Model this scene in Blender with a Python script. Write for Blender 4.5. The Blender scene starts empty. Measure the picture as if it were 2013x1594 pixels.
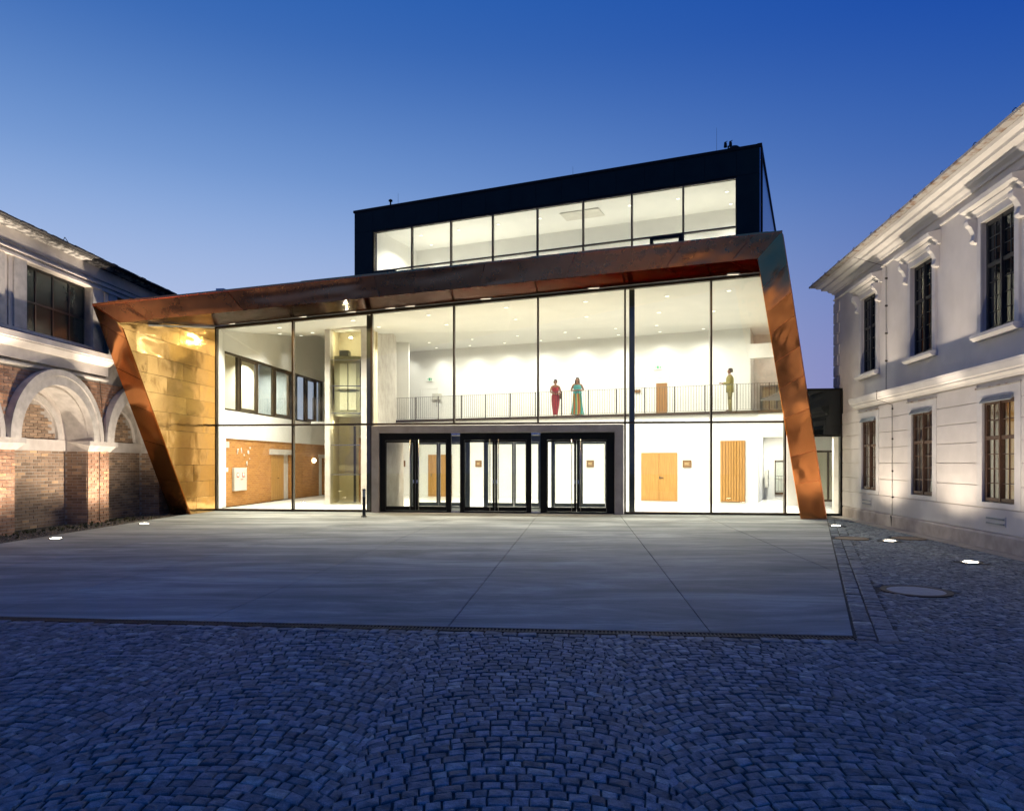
import bpy, bmesh, math, random
from mathutils import Matrix, Vector
random.seed(7)
R_ = math.radians
SC = bpy.context.scene
COL = SC.collection

# ------------------------------------------------------------------ camera
cam_d = bpy.data.cameras.new('camera')
cam = bpy.data.objects.new('camera', cam_d); COL.objects.link(cam)
cam.location = (0, 0, 1.6); cam.rotation_euler = (R_(90), 0, 0)
cam_d.sensor_width = 36.0; cam_d.lens = 36.0 * 1400 / 2013
cam_d.shift_x = 0.0; cam_d.shift_y = 113 / 2013
cam_d.clip_start = 0.05; cam_d.clip_end = 2000
SC.camera = cam

# ------------------------------------------------------------------ sky (dusk, sun already set beyond the left of the picture)
world = bpy.data.worlds.new('World'); SC.world = world; world.use_nodes = True
nt = world.node_tree; nt.nodes.clear()
def wn(t, **k):
    n = nt.nodes.new(t)
    for a, b in k.items(): setattr(n, a, b)
    return n
w_out = wn('ShaderNodeOutputWorld'); w_bg = wn('ShaderNodeBackground')
w_tc = wn('ShaderNodeTexCoord'); w_sep = wn('ShaderNodeSeparateXYZ')
nt.links.new(w_tc.outputs['Generated'], w_sep.inputs[0])
def w_ramp(stops):
    r = wn('ShaderNodeValToRGB'); r.color_ramp.interpolation = 'B_SPLINE'
    e = r.color_ramp.elements
    while len(e) > 1: e.remove(e[-1])
    e[0].position = stops[0][0]; e[0].color = (*stops[0][1], 1)
    for p, c in stops[1:]:
        q = e.new(p); q.color = (*c, 1)
    nt.links.new(w_sep.outputs['Z'], r.inputs[0])
    return r
SKY_L = w_ramp([(0.0, (.56, .59, .73)), (.14, (.51, .565, .775)), (.25, (.37, .50, .785)), (.36, (.165, .32, .66)), (.50, (.028, .125, .44)), (.68, (.008, .095, .42)), (1.0, (.002, .078, .42))])
SKY_R = w_ramp([(0.0, (.20, .18, .46)), (.12, (.165, .18, .48)), (.24, (.095, .17, .47)), (.36, (.028, .115, .43)), (.50, (.004, .056, .37)), (.68, (.002, .056, .38)), (1.0, (.002, .078, .42))])
w_len = wn('ShaderNodeVectorMath', operation='NORMALIZE')
w_com = wn('ShaderNodeCombineXYZ')
nt.links.new(w_sep.outputs['X'], w_com.inputs[0]); nt.links.new(w_sep.outputs['Y'], w_com.inputs[1])
nt.links.new(w_com.outputs[0], w_len.inputs[0])
w_dot = wn('ShaderNodeVectorMath', operation='DOT_PRODUCT')
nt.links.new(w_len.outputs[0], w_dot.inputs[0]); w_dot.inputs[1].default_value = (.75, -.66, 0)
w_map = wn('ShaderNodeMapRange', interpolation_type='SMOOTHSTEP')
w_map.inputs['From Min'].default_value = -1.02; w_map.inputs['From Max'].default_value = .06
nt.links.new(w_dot.outputs['Value'], w_map.inputs['Value'])
w_mix = wn('ShaderNodeMix', data_type='RGBA')
nt.links.new(w_map.outputs['Result'], w_mix.inputs['Factor'])
nt.links.new(SKY_L.outputs[0], w_mix.inputs['A']); nt.links.new(SKY_R.outputs[0], w_mix.inputs['B'])
SKY_B = w_ramp([(0.0, (.07, .14, .37)), (.12, (.04, .13, .40)), (.30, (.010, .095, .41)), (.55, (.003, .075, .40)), (1.0, (.002, .078, .42))])
w_map2 = wn('ShaderNodeMapRange', interpolation_type='SMOOTHSTEP'); w_map2.inputs['From Min'].default_value = .0; w_map2.inputs['From Max'].default_value = .7
nt.links.new(w_dot.outputs['Value'], w_map2.inputs['Value'])
w_mix2 = wn('ShaderNodeMix', data_type='RGBA')
nt.links.new(w_map2.outputs['Result'], w_mix2.inputs['Factor']); nt.links.new(w_mix.outputs['Result'], w_mix2.inputs['A']); nt.links.new(SKY_B.outputs[0], w_mix2.inputs['B'])
nt.links.new(w_mix2.outputs['Result'], w_bg.inputs['Color']); w_bg.inputs['Strength'].default_value = 1.0
nt.links.new(w_bg.outputs[0], w_out.inputs[0])

SC.view_settings.view_transform = 'Standard'; SC.view_settings.look = 'None'
SC.view_settings.exposure = 0.0; SC.view_settings.gamma = 1.0
SC.view_settings.use_curve_mapping = False
SC.render.engine = 'CYCLES'
cy = SC.cycles
cy.use_denoising = True; cy.max_bounces = 10; cy.diffuse_bounces = 5; cy.glossy_bounces = 5
cy.transparent_max_bounces = 32; cy.transmission_bounces = 6
cy.sample_clamp_indirect = 4.0; cy.caustics_reflective = False; cy.caustics_refractive = False

# lamp strengths (the soffit lamps are added to warm the ground)
P_HALL, P_WASH, P_ROOM = 250.0, 95.0, 225.0
P_UP_WIDE, P_UP_TOP = 300.0, 1100.0
P_SOFFIT = 62.0; SOFCOL = (1.0, .74, .42)
WARM = (1.0, .958, .865); UPCOL = (1.0, .86, .70)

# ------------------------------------------------------------------ materials
MATS = {}
def newmat(name):
    m = bpy.data.materials.new(name); m.use_nodes = True
    t = m.node_tree; t.nodes.clear()
    out = t.nodes.new('ShaderNodeOutputMaterial')
    b = t.nodes.new('ShaderNodeBsdfPrincipled'); t.links.new(b.outputs[0], out.inputs[0])
    MATS[name] = m
    return m, t, b, out
def noise_node(t, scale, detail=5, stretch=(1, 1, 1), rough=.55, dist=0, coord='Object', off=None):
    tc = t.nodes.new('ShaderNodeTexCoord'); mp = t.nodes.new('ShaderNodeMapping')
    mp.inputs['Scale'].default_value = stretch
    t.links.new(tc.outputs[coord], mp.inputs['Vector'])
    if off:
        oi = t.nodes.new('ShaderNodeObjectInfo'); mu = t.nodes.new('ShaderNodeMath'); mu.operation = 'MULTIPLY'; mu.inputs[1].default_value = 57.0
        t.links.new(oi.outputs['Random'], mu.inputs[0]); t.links.new(mu.outputs[0], mp.inputs['Location'])
    n = t.nodes.new('ShaderNodeTexNoise'); n.inputs['Scale'].default_value = scale
    n.inputs['Detail'].default_value = detail; n.inputs['Roughness'].default_value = rough; n.inputs['Distortion'].default_value = dist
    t.links.new(mp.outputs[0], n.inputs['Vector'])
    return n
def ramp_node(t, src, stops):
    r = t.nodes.new('ShaderNodeValToRGB'); e = r.color_ramp.elements
    while len(e) > 1: e.remove(e[-1])
    e[0].position = stops[0][0]; c = stops[0][1]; e[0].color = (*c, 1) if len(c) == 3 else c
    for p, c in stops[1:]:
        q = e.new(p); q.color = (*c, 1)
    t.links.new(src, r.inputs[0])
    return r
def mixc(t, fac, a, b, mode='MIX'):
    m = t.nodes.new('ShaderNodeMix'); m.data_type = 'RGBA'; m.blend_type = mode
    for s, v in (('Factor', fac), ('A', a), ('B', b)):
        if hasattr(v, 'default_value') and hasattr(v, 'links'): t.links.new(v, m.inputs[s])
        elif s == 'Factor': m.inputs[s].default_value = v
        else: m.inputs[s].default_value = (*v, 1)
    return m.outputs['Result']
def bump(t, b, h, strength, dist=.01):
    n = t.nodes.new('ShaderNodeBump'); n.inputs['Strength'].default_value = strength; n.inputs['Distance'].default_value = dist
    t.links.new(h, n.inputs['Height']); t.links.new(n.outputs[0], b.inputs['Normal']); return n
def nmat(name, c1, c2=None, scale=3, rough=.7, metal=0, bmp=0, bscale=40, bdist=.01, stretch=(1, 1, 1), lo=.35, hi=.65, spec=.5, island=0, off=False, grain=0):
    m, t, b, o = newmat(name)
    b.inputs['Roughness'].default_value = rough; b.inputs['Metallic'].default_value = metal
    b.inputs['Specular IOR Level'].default_value = spec
    if c2 is None: b.inputs['Base Color'].default_value = (*c1, 1)
    else:
        n = noise_node(t, scale, 6, stretch, off=off); r = ramp_node(t, n.outputs['Fac'], [(lo, c1), (hi, c2)])
        col = r.outputs[0]
        if grain:
            g = noise_node(t, 180, 3); gr = ramp_node(t, g.outputs['Fac'], [(.3, (1 - grain,) * 3), (.7, (1 + grain,) * 3)])
            col = mixc(t, 1.0, col, gr.outputs[0], 'MULTIPLY')
        if island:
            ge = t.nodes.new('ShaderNodeNewGeometry'); oi = t.nodes.new('ShaderNodeObjectInfo')
            ad = t.nodes.new('ShaderNodeMath'); ad.operation = 'ADD'; fr = t.nodes.new('ShaderNodeMath'); fr.operation = 'FRACT'
            t.links.new(ge.outputs['Random Per Island'], ad.inputs[0]); t.links.new(oi.outputs['Random'], ad.inputs[1]); t.links.new(ad.outputs[0], fr.inputs[0])
            ir = ramp_node(t, fr.outputs[0], [(0, (1 - island,) * 3), (.5, (1, 1, 1)), (.85, (1 + island * .6,) * 3), (1, (1 + island * 2.3, 1 + island * 2.1, 1 + island * 1.4))])
            col = mixc(t, 1.0, col, ir.outputs[0], 'MULTIPLY')
        t.links.new(col, b.inputs['Base Color'])
    if bmp:
        n2 = noise_node(t, bscale, 6, stretch); bump(t, b, n2.outputs['Fac'], bmp, bdist)
    return m
def emit(name, col, s):
    m, t, b, o = newmat(name)
    b.inputs['Base Color'].default_value = (*col, 1)
    b.inputs['Emission Color'].default_value = (*col, 1); b.inputs['Emission Strength'].default_value = s
    return m
def glass(name, tint, ior=1.5, boost=0.0):
    m = bpy.data.materials.new(name); m.use_nodes = True; t = m.node_tree; t.nodes.clear(); MATS[name] = m
    o = t.nodes.new('ShaderNodeOutputMaterial'); mx = t.nodes.new('ShaderNodeMixShader')
    tr = t.nodes.new('ShaderNodeBsdfTransparent'); gl = t.nodes.new('ShaderNodeBsdfGlossy'); fr = t.nodes.new('ShaderNodeFresnel')
    tr.inputs[0].default_value = (*tint, 1); gl.inputs['Roughness'].default_value = 0.005
    ge = t.nodes.new('ShaderNodeNewGeometry'); ma = t.nodes.new('ShaderNodeMath'); ma.operation = 'MULTIPLY_ADD'   # a thin pane: same reflectance at both faces
    t.links.new(ge.outputs['Backfacing'], ma.inputs[0]); ma.inputs[1].default_value = 1/ior - ior; ma.inputs[2].default_value = ior; t.links.new(ma.outputs[0], fr.inputs[0])
    fac = fr.outputs[0]
    t.links.new(fac, mx.inputs[0]); t.links.new(tr.outputs[0], mx.inputs[1]); t.links.new(gl.outputs[0], mx.inputs[2])
    t.links.new(mx.outputs[0], o.inputs[0]); return m
def copper(name, c1, c2, rough, wave, wscale, stain=.0):
    m, t, b, o = newmat(name)
    b.inputs['Metallic'].default_value = 1.0; b.inputs['Specular Tint'].default_value = (*c2, 1)
    n = noise_node(t, 1.3, 3, (1, 1, 1), .5, .3, off=True); r = ramp_node(t, n.outputs['Fac'], [(.22, c1), (.78, c2)])
    oi = t.nodes.new('ShaderNodeObjectInfo'); ov = ramp_node(t, oi.outputs['Random'], [(0, (.86, .84, .82)), (1, (1.06, 1.06, 1.06))])
    col = mixc(t, 1.0, r.outputs[0], ov.outputs[0], 'MULTIPLY')
    if stain:
        s = noise_node(t, 3.5, 6, (1, 1, 1), .62, off=True); sr = ramp_node(t, s.outputs['Fac'], [(.46, (1, 1, 1)), (.74, (1 - stain,) * 3)])
        col = mixc(t, 1.0, col, sr.outputs[0], 'MULTIPLY')
    t.links.new(col, b.inputs['Base Color'])
    n3 = noise_node(t, 3, 5, off=True); rr = ramp_node(t, n3.outputs['Fac'], [(.3, (rough * .88,) * 3), (.7, (rough * 1.15,) * 3)])
    t.links.new(rr.outputs[0], b.inputs['Roughness'])
    n2 = noise_node(t, wscale, 2, (1, 1, 1), .45, .6, off=True)
    bump(t, b, n2.outputs['Fac'], wave, .06)
    return m

nmat('white_plaster', (.74, .73, .69), (.78, .77, .73), 1.2, .75)
nmat('ceiling_plaster', (.72, .715, .68), (.76, .75, .71), 1.0, .85)
nmat('foyer_floor', (.68, .66, .60), (.74, .72, .66), 8, .22, bmp=.02, bscale=3)
nmat('raw_concrete', (.40, .36, .31), (.52, .48, .42), 2.2, .8, bmp=.12, bscale=30)
nmat('portal_concrete', (.36, .31, .245), (.46, .405, .33), 2.4, .78, bmp=.15, bscale=35, grain=.12)
nmat('dark_metal', (.012, .011, .007), (.016, .0145, .010), 4, .45, spec=.12)
nmat('bronze_metal', (.035, .024, .013), (.05, .034, .018), 4, .4, spec=.3)
nmat('grey_metal', (.085, .095, .09), (.11, .12, .11), 4, .4)
nmat('steel', (.55, .55, .53), (.62, .62, .6), 5, .25, metal=1)
nmat('column_paint', (.045, .05, .035), (.06, .06, .045), 3, .3)
nmat('cladding', (.007, .020, .019), (.010, .026, .024), 1.5, .5, spec=.10, bmp=.05, bscale=1.2, bdist=.03, off=True)
nmat('cladding_side', (.30, .35, .42), (.34, .39, .46), 1.0, .22, metal=.8)
copper('copper_beam', (.76, .295, .115), (.86, .35, .145), .28, .06, .8, .08)
copper('copper_leg', (.76, .30, .105), (.85, .35, .13), .17, .09, .9, .0)
copper('copper_soffit_shaded', (.13, .058, .030), (.17, .076, .040), .20, .02, .7, .0)  # same copper darkened; its dark reflection is put into the colour
copper('copper_wall_lit', (.88, .57, .26), (.93, .62, .30), .13, .17, 1.3, .0)  # same copper made golden; the warm foyer glow is in the colour
glass('clear_glass', (.955, .975, .955))
glass('lift_glass', (.90, .89, .80))
m, t, b, o = newmat('dark_glass'); b.inputs['Base Color'].default_value = (.008, .012, .012, 1); b.inputs['Roughness'].default_value = .04
n = noise_node(t, 1.2, 2, off=True); bump(t, b, n.outputs['Fac'], .12, .02)
m, t, b, o = newmat('old_glass'); b.inputs['Base Color'].default_value = (.020, .034, .030, 1); b.inputs['Roughness'].default_value = .22
n = noise_node(t, 2.0, 3, off=True); bump(t, b, n.outputs['Fac'], .2, .02)
# old walls
nmat('stucco', (.58, .53, .47), (.67, .615, .55), 1.3, .85, bmp=.25, bscale=120, bdist=.004, grain=.06)
nmat('stucco_trim', (.56, .525, .48), (.64, .605, .555), 2.0, .8, bmp=.15, bscale=90, bdist=.004)
nmat('plinth_stone', (.36, .30, .25), (.50, .43, .37), 3.0, .85, bmp=.3, bscale=60)
nmat('pale_plaster', (.50, .44, .385), (.64, .575, .51), 2.0, .88, bmp=.25, bscale=70, bdist=.006, grain=.06)
nmat('stone_trim', (.42, .38, .335), (.56, .51, .455), 5.0, .85, bmp=.3, bscale=60, grain=.08)
nmat('peeling_paint', (.12, .11, .10), (.42, .39, .35), 7, .9, lo=.44, hi=.56, bmp=.4, bscale=20)
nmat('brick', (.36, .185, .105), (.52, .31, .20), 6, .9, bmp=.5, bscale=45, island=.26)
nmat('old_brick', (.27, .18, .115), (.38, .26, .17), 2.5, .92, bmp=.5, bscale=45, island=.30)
nmat('mortar', (.36, .31, .265), (.46, .41, .35), 8, .95, bmp=.4, bscale=60)
nmat('roof_tile', (.035, .033, .034), (.06, .055, .05), 6, .8, bmp=.4, bscale=20)
nmat('rusty_edge', (.20, .12, .075), (.36, .335, .30), 5, .85, lo=.36, hi=.50, bmp=.2)
nmat('window_brown', (.06, .028, .015), (.085, .042, .022), 6, .55)
nmat('window_black', (.012, .012, .013), (.02, .02, .02), 6, .5)
nmat('zinc', (.20, .225, .235), (.26, .28, .29), 4, .5, metal=.3)
nmat('tan_wall', (.62, .45, .22), (.70, .52, .27), 1.5, .85)
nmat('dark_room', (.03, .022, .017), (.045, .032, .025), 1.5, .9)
nmat('room_paint', (.62, .55, .42), (.68, .61, .48), 1.5, .85)
nmat('grey_room', (.16, .18, .20), (.22, .24, .25), 1.5, .8)
# interior bits
nmat('oak', (.33, .165, .036), (.43, .225, .056), 3, .5, stretch=(9, 9, .5), bmp=.1, bscale=10)
nmat('oak_dark', (.22, .105, .03), (.28, .14, .04), 3, .5, stretch=(9, 9, .5))
nmat('sign_brown', (.14, .07, .02), (.19, .10, .03), 4, .5)
nmat('sign_letter', (.55, .42, .22))
nmat('letter_white', (.78, .78, .74)); nmat('cabinet_grey', (.50, .48, .42), (.56, .54, .48), 3, .5)
nmat('signal_red', (.55, .07, .03)); nmat('exit_green', (.05, .30, .14))
nmat('lift_steel', (.38, .37, .31), (.46, .45, .38), 2, .4)
nmat('lift_back', (.50, .43, .28), (.58, .51, .35), 1.5, .7)
nmat('black_rubber', (.012, .012, .012), None, rough=.6)
# ground
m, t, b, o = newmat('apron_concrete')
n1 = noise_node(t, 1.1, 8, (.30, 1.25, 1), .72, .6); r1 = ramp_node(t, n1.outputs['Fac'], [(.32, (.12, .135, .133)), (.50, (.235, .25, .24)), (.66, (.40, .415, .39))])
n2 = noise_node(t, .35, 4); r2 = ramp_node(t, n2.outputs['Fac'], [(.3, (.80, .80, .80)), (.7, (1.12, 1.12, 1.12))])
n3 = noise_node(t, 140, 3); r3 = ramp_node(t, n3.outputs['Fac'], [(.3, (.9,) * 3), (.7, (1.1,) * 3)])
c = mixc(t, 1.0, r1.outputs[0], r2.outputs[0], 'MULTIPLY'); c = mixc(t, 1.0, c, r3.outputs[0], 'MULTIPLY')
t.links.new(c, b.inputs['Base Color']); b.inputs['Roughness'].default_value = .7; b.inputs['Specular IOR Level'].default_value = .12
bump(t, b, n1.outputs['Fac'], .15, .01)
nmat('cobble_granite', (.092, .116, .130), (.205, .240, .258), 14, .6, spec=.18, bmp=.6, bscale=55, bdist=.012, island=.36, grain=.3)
nmat('joint_soil', (.018, .020, .018), (.042, .044, .038), 20, .95, bmp=.6, bscale=90)
nmat('gravel', (.09, .075, .055), (.20, .165, .12), 12, .95, island=.5)
nmat('weed', (.035, .045, .015), (.07, .075, .025), 12, .8, island=.4)
nmat('iron', (.045, .038, .032), (.075, .062, .05), 20, .6, metal=.5, bmp=.3, bscale=60)
nmat('rusty_iron', (.13, .095, .06), (.20, .15, .10), 20, .75, bmp=.3, bscale=60)
nmat('cover_concrete', (.28, .29, .29), (.35, .36, .36), 10, .8, bmp=.2, bscale=60)
nmat('paving_strip', (.24, .215, .185), (.32, .29, .25), 5, .8, bmp=.2, bscale=60)
emit('lamp_glow', (1.0, .86, .66), 30.0)
emit('downlight_glow', (1.0, .95, .84), 2.0)
emit('soft_glow', (1.0, .90, .70), 1.2)
emit('wall_lamp_glow', (1.0, .88, .62), 8.0)
# people
nmat('skin_light', (.30, .155, .085)); nmat('skin_tan', (.20, .095, .05)); nmat('hair_dark', (.025, .014, .008)); nmat('hair_brown', (.05, .025, .012))
nmat('red_cloth', (.27, .022, .024), (.34, .035, .034), 6, .7, stretch=(6, 6, .6)); nmat('suit_cloth', (.17, .145, .035), (.22, .185, .05), 5, .8)
nmat('trouser_cloth', (.17, .148, .06), (.21, .18, .075), 5, .8); nmat('turquoise_cloth', (.07, .34, .34), (.12, .42, .41), 8, .7); nmat('leather', (.05, .03, .015), None, rough=.5); nmat('bag_brown', (.16, .09, .02))
m, t, b, o = newmat('rainbow_cloth')
tc = t.nodes.new('ShaderNodeTexCoord'); mp = t.nodes.new('ShaderNodeMapping'); mp.inputs['Rotation'].default_value = (0, R_(18), R_(25)); mp.inputs['Scale'].default_value = (3.2, 2.0, .75)
t.links.new(tc.outputs['Object'], mp.inputs[0]); wv = t.nodes.new('ShaderNodeTexWave'); wv.inputs['Scale'].default_value = .55; wv.inputs['Distortion'].default_value = 2.4
wv.wave_profile = 'SAW'
t.links.new(mp.outputs[0], wv.inputs['Vector'])
r = ramp_node(t, wv.outputs['Fac'], [(0, (.015, .14, .10)), (.18, (.03, .27, .26)), (.34, (.16, .36, .26)), (.48, (.42, .33, .03)), (.62, (.46, .09, .015)), (.78, (.40, .03, .015)), (.9, (.20, .28, .04))])
t.links.new(r.outputs[0], b.inputs['Base Color']); b.inputs['Roughness'].default_value = .7
# interior brick (far and small: relief in the material)
m, t, b, o = newmat('foyer_brick')
tc = t.nodes.new('ShaderNodeTexCoord'); se = t.nodes.new('ShaderNodeSeparateXYZ'); co = t.nodes.new('ShaderNodeCombineXYZ')
t.links.new(tc.outputs['Object'], se.inputs[0]); t.links.new(se.outputs['X'], co.inputs[0]); t.links.new(se.outputs['Z'], co.inputs[1])
bt = t.nodes.new('ShaderNodeTexBrick'); bt.inputs['Scale'].default_value = 1.0; bt.inputs['Brick Width'].default_value = .27; bt.inputs['Row Height'].default_value = .077; bt.inputs['Mortar Size'].default_value = .011
bt.inputs['Color1'].default_value = (.29, .105, .016, 1); bt.inputs['Color2'].default_value = (.40, .165, .03, 1); bt.inputs['Mortar'].default_value = (.34, .19, .06, 1)
t.links.new(co.outputs[0], bt.inputs['Vector']); t.links.new(bt.outputs['Color'], b.inputs['Base Color']); b.inputs['Roughness'].default_value = .9
iv = t.nodes.new('ShaderNodeMath'); iv.operation = 'SUBTRACT'; iv.inputs[0].default_value = 1; t.links.new(bt.outputs['Fac'], iv.inputs[1]); bump(t, b, iv.outputs[0], .6, .01)

# ------------------------------------------------------------------ geometry helpers
MW = {}
def frame(o, deg): return Matrix.Translation((o[0], o[1], 0)) @ Matrix.Rotation(R_(deg), 4, 'Z')
W = Matrix.Identity(4)
FA = frame((-9.924, 23.83), -6.57)                                     # along the glass front; y runs into the building
FB = frame((-5.9, 35.0), -23.0)                                        # along balcony and upper hall
FR = frame((10.1, 22.3), math.degrees(math.atan2(-.9917, -.1289)))     # white stucco house: x towards the viewer, y into the house
FL = frame((-11.248, 14.0), math.degrees(math.atan2(.9996, .028)))     # brick house: x away from the viewer, y into the house
FI = frame((-10.4, 25.7), math.degrees(math.atan2(.9953, .0965)))      # left wall inside the foyer
def wp(F, x, y, z): return F @ Vector((x, y, z))

class MB:
    def __init__(s): s.v = []; s.f = []
    def poly(s, pts):
        i = len(s.v); s.v += [tuple(p) for p in pts]; s.f.append(tuple(range(i, i + len(pts)))); return s
    def hexa(s, a, b):
        """two quads a (front) and b (back), same winding"""
        i = len(s.v); s.v += [tuple(p) for p in a] + [tuple(p) for p in b]
        s.f += [(i, i+1, i+2, i+3), (i+7, i+6, i+5, i+4)] + [(i+k, i+4+k, i+4+(k+1) % 4, i+(k+1) % 4) for k in range(4)]
        return s
    def box(s, x0, x1, y0, y1, z0, z1):
        return s.hexa([(x0, y0, z0), (x1, y0, z0), (x1, y0, z1), (x0, y0, z1)], [(x0, y1, z0), (x1, y1, z0), (x1, y1, z1), (x0, y1, z1)])
    def prism(s, pts, d):
        n = len(pts); i = len(s.v); d = Vector(d)
        s.v += [tuple(p) for p in pts] + [tuple(Vector(p) + d) for p in pts]
        s.f += [tuple(range(i, i+n)), tuple(range(i+2*n-1, i+n-1, -1))] + [(i+k, i+n+k, i+n+(k+1) % n, i+(k+1) % n) for k in range(n)]
        return s
    def prof(s, yz, x0, x1):                         # profile in y,z run along x
        return s.prism([(x0, y, z) for y, z in yz], (x1 - x0, 0, 0))
    def cyl(s, p0, p1, r, n=10, r1=None):
        p0 = Vector(p0); p1 = Vector(p1); d = (p1 - p0).normalized(); r1 = r if r1 is None else r1
        u = d.orthogonal().normalized(); w = d.cross(u); i = len(s.v)
        for p, q in ((p0, r), (p1, r1)):
            s.v += [tuple(p + (u * math.cos(a) + w * math.sin(a)) * q) for a in (2 * math.pi * k / n for k in range(n))]
        s.f += [tuple(range(i+n-1, i-1, -1)), tuple(range(i+n, i+2*n))] + [(i+k, i+(k+1) % n, i+n+(k+1) % n, i+n+k) for k in range(n)]
        return s
    def lathe(s, prof, n=20, c=(0, 0), ry=1.0):      # prof: (r,z) list; closed at both ends
        i = len(s.v)
        for r, z in prof:
            s.v += [(c[0] + r * math.cos(2*math.pi*k/n), c[1] + r * ry * math.sin(2*math.pi*k/n), z) for k in range(n)]
        for a in range(len(prof) - 1):
            for k in range(n): s.f.append((i+a*n+k, i+a*n+(k+1) % n, i+(a+1)*n+(k+1) % n, i+(a+1)*n+k))
        s.f.append(tuple(range(i+n-1, i-1, -1))); e = i + (len(prof)-1)*n; s.f.append(tuple(range(e, e+n)))
        return s
    def ring(s, cx, cz, r0, r1, a0, a1, y0, y1, n=32):   # arch: annulus sector in x,z run along y
        for k in range(n):
            p, q = a0 + (a1-a0)*k/n, a0 + (a1-a0)*(k+1)/n
            A = [(cx+r*math.cos(a), y0, cz+r*math.sin(a)) for r, a in ((r0, p), (r1, p), (r1, q), (r0, q))]
            B = [(x, y1, z) for x, _, z in A]
            i = len(s.v); s.v += A + B
            s.f += [(i, i+1, i+2, i+3), (i+7, i+6, i+5, i+4), (i+1, i+5, i+6, i+2), (i, i+3, i+7, i+4)]
            if k == 0: s.f.append((i, i+4, i+5, i+1))
            if k == n-1: s.f.append((i+3, i+2, i+6, i+7))
        return s
    def holes(s, x0, x1, z0, z1, y0, y1, hs):            # wall slab with rectangular openings (hx0,hx1,hz0,hz1)
        xs = sorted({x0, x1, *[h[0] for h in hs], *[h[1] for h in hs]}); zs = sorted({z0, z1, *[h[2] for h in hs], *[h[3] for h in hs]})
        xs = [x for x in xs if x0 <= x <= x1]; zs = [z for z in zs if z0 <= z <= z1]
        inh = lambda x, z: any(h[0] < x < h[1] and h[2] < z < h[3] for h in hs)
        sol = {}
        for a in range(len(xs)-1):
            for c in range(len(zs)-1): sol[a, c] = not inh((xs[a]+xs[a+1])/2, (zs[c]+zs[c+1])/2)
        for (a, c), k in sol.items():
            if not k: continue
            X0, X1, Z0, Z1 = xs[a], xs[a+1], zs[c], zs[c+1]
            s.poly([(X0, y0, Z0), (X1, y0, Z0), (X1, y0, Z1), (X0, y0, Z1)]); s.poly([(X0, y1, Z1), (X1, y1, Z1), (X1, y1, Z0), (X0, y1, Z0)])
            if not sol.get((a-1, c)): s.poly([(X0, y1, Z0), (X0, y0, Z0), (X0, y0, Z1), (X0, y1, Z1)])
            if not sol.get((a+1, c)): s.poly([(X1, y0, Z0), (X1, y1, Z0), (X1, y1, Z1), (X1, y0, Z1)])
            if not sol.get((a, c-1)): s.poly([(X0, y1, Z0), (X1, y1, Z0), (X1, y0, Z0), (X0, y0, Z0)])
            if not sol.get((a, c+1)): s.poly([(X0, y0, Z1), (X1, y0, Z1), (X1, y1, Z1), (X0, y1, Z1)])
        return s
    def mesh(s, name):
        me = bpy.data.meshes.new(name); me.from_pydata(s.v, [], s.f); me.update(); return me
    def build(s, name, mat, parent=None, M=None, smooth=False, bevel=0, **props):
        return link(name, s.mesh(name), mat, parent, M, smooth, bevel, **props)
def link(name, me, mat, parent=None, M=None, smooth=False, bevel=0, **props):
    o = bpy.data.objects.new(name, me); COL.objects.link(o)
    if mat and not me.materials: me.materials.append(MATS[mat])
    if smooth:
        for p in me.polygons: p.use_smooth = True
    place(o, parent, M)
    if bevel:
        b = o.modifiers.new('bevel', 'BEVEL'); b.width = bevel; b.segments = 2; b.limit_method = 'ANGLE'
    for k, v in props.items(): o[k] = v
    return o
def place(o, parent, M=None):
    if parent is not None:
        o.parent = parent; PM = MW[parent.name]; M = PM if M is None else M
        o.matrix_local = PM.inverted() @ M
    else:
        M = W if M is None else M; o.matrix_local = M
    MW[o.name] = M.copy()
def thing(name, label, cat, M=W, group=None, kind=None):
    o = bpy.data.objects.new(name, None); COL.objects.link(o); o.empty_display_size = .2
    place(o, None, M); tag(o, label, cat, group, kind); return o
def tag(o, label=None, cat=None, group=None, kind=None):
    if label: o['label'] = label
    if cat: o['category'] = cat
    if group: o['group'] = group
    if kind: o['kind'] = kind
    return o
def dup(o, parent, M):
    c = o.copy(); COL.objects.link(c); place(c, parent, M); return c
def T(x, y, z): return Matrix.Translation((x, y, z))
def lamp(kind, name, parent, M, power, color, size=.2, angle=None, blend=.3, aim=None):
    d = bpy.data.lights.new(name, kind); d.energy = power; d.color = color
    if kind == 'AREA': d.shape = 'DISK'; d.size = size; d.spread = R_(angle or 150)
    if kind == 'SPOT': d.spot_size = R_(angle); d.spot_blend = blend; d.shadow_soft_size = size
    if kind == 'POINT': d.shadow_soft_size = size
    o = bpy.data.objects.new(name, d); COL.objects.link(o)
    if aim is not None:
        loc = M.to_translation(); q = (Vector(aim) - loc).to_track_quat('-Z', 'Y'); M = Matrix.Translation(loc) @ q.to_matrix().to_4x4()
    place(o, parent, M); return o

# ================================================================== GROUND
MB().poly([(-400, -60, -.035), (400, -60, -.035), (400, 700, -.035), (-400, 700, -.035)]).build('ground', 'joint_soil', kind='structure')

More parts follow.
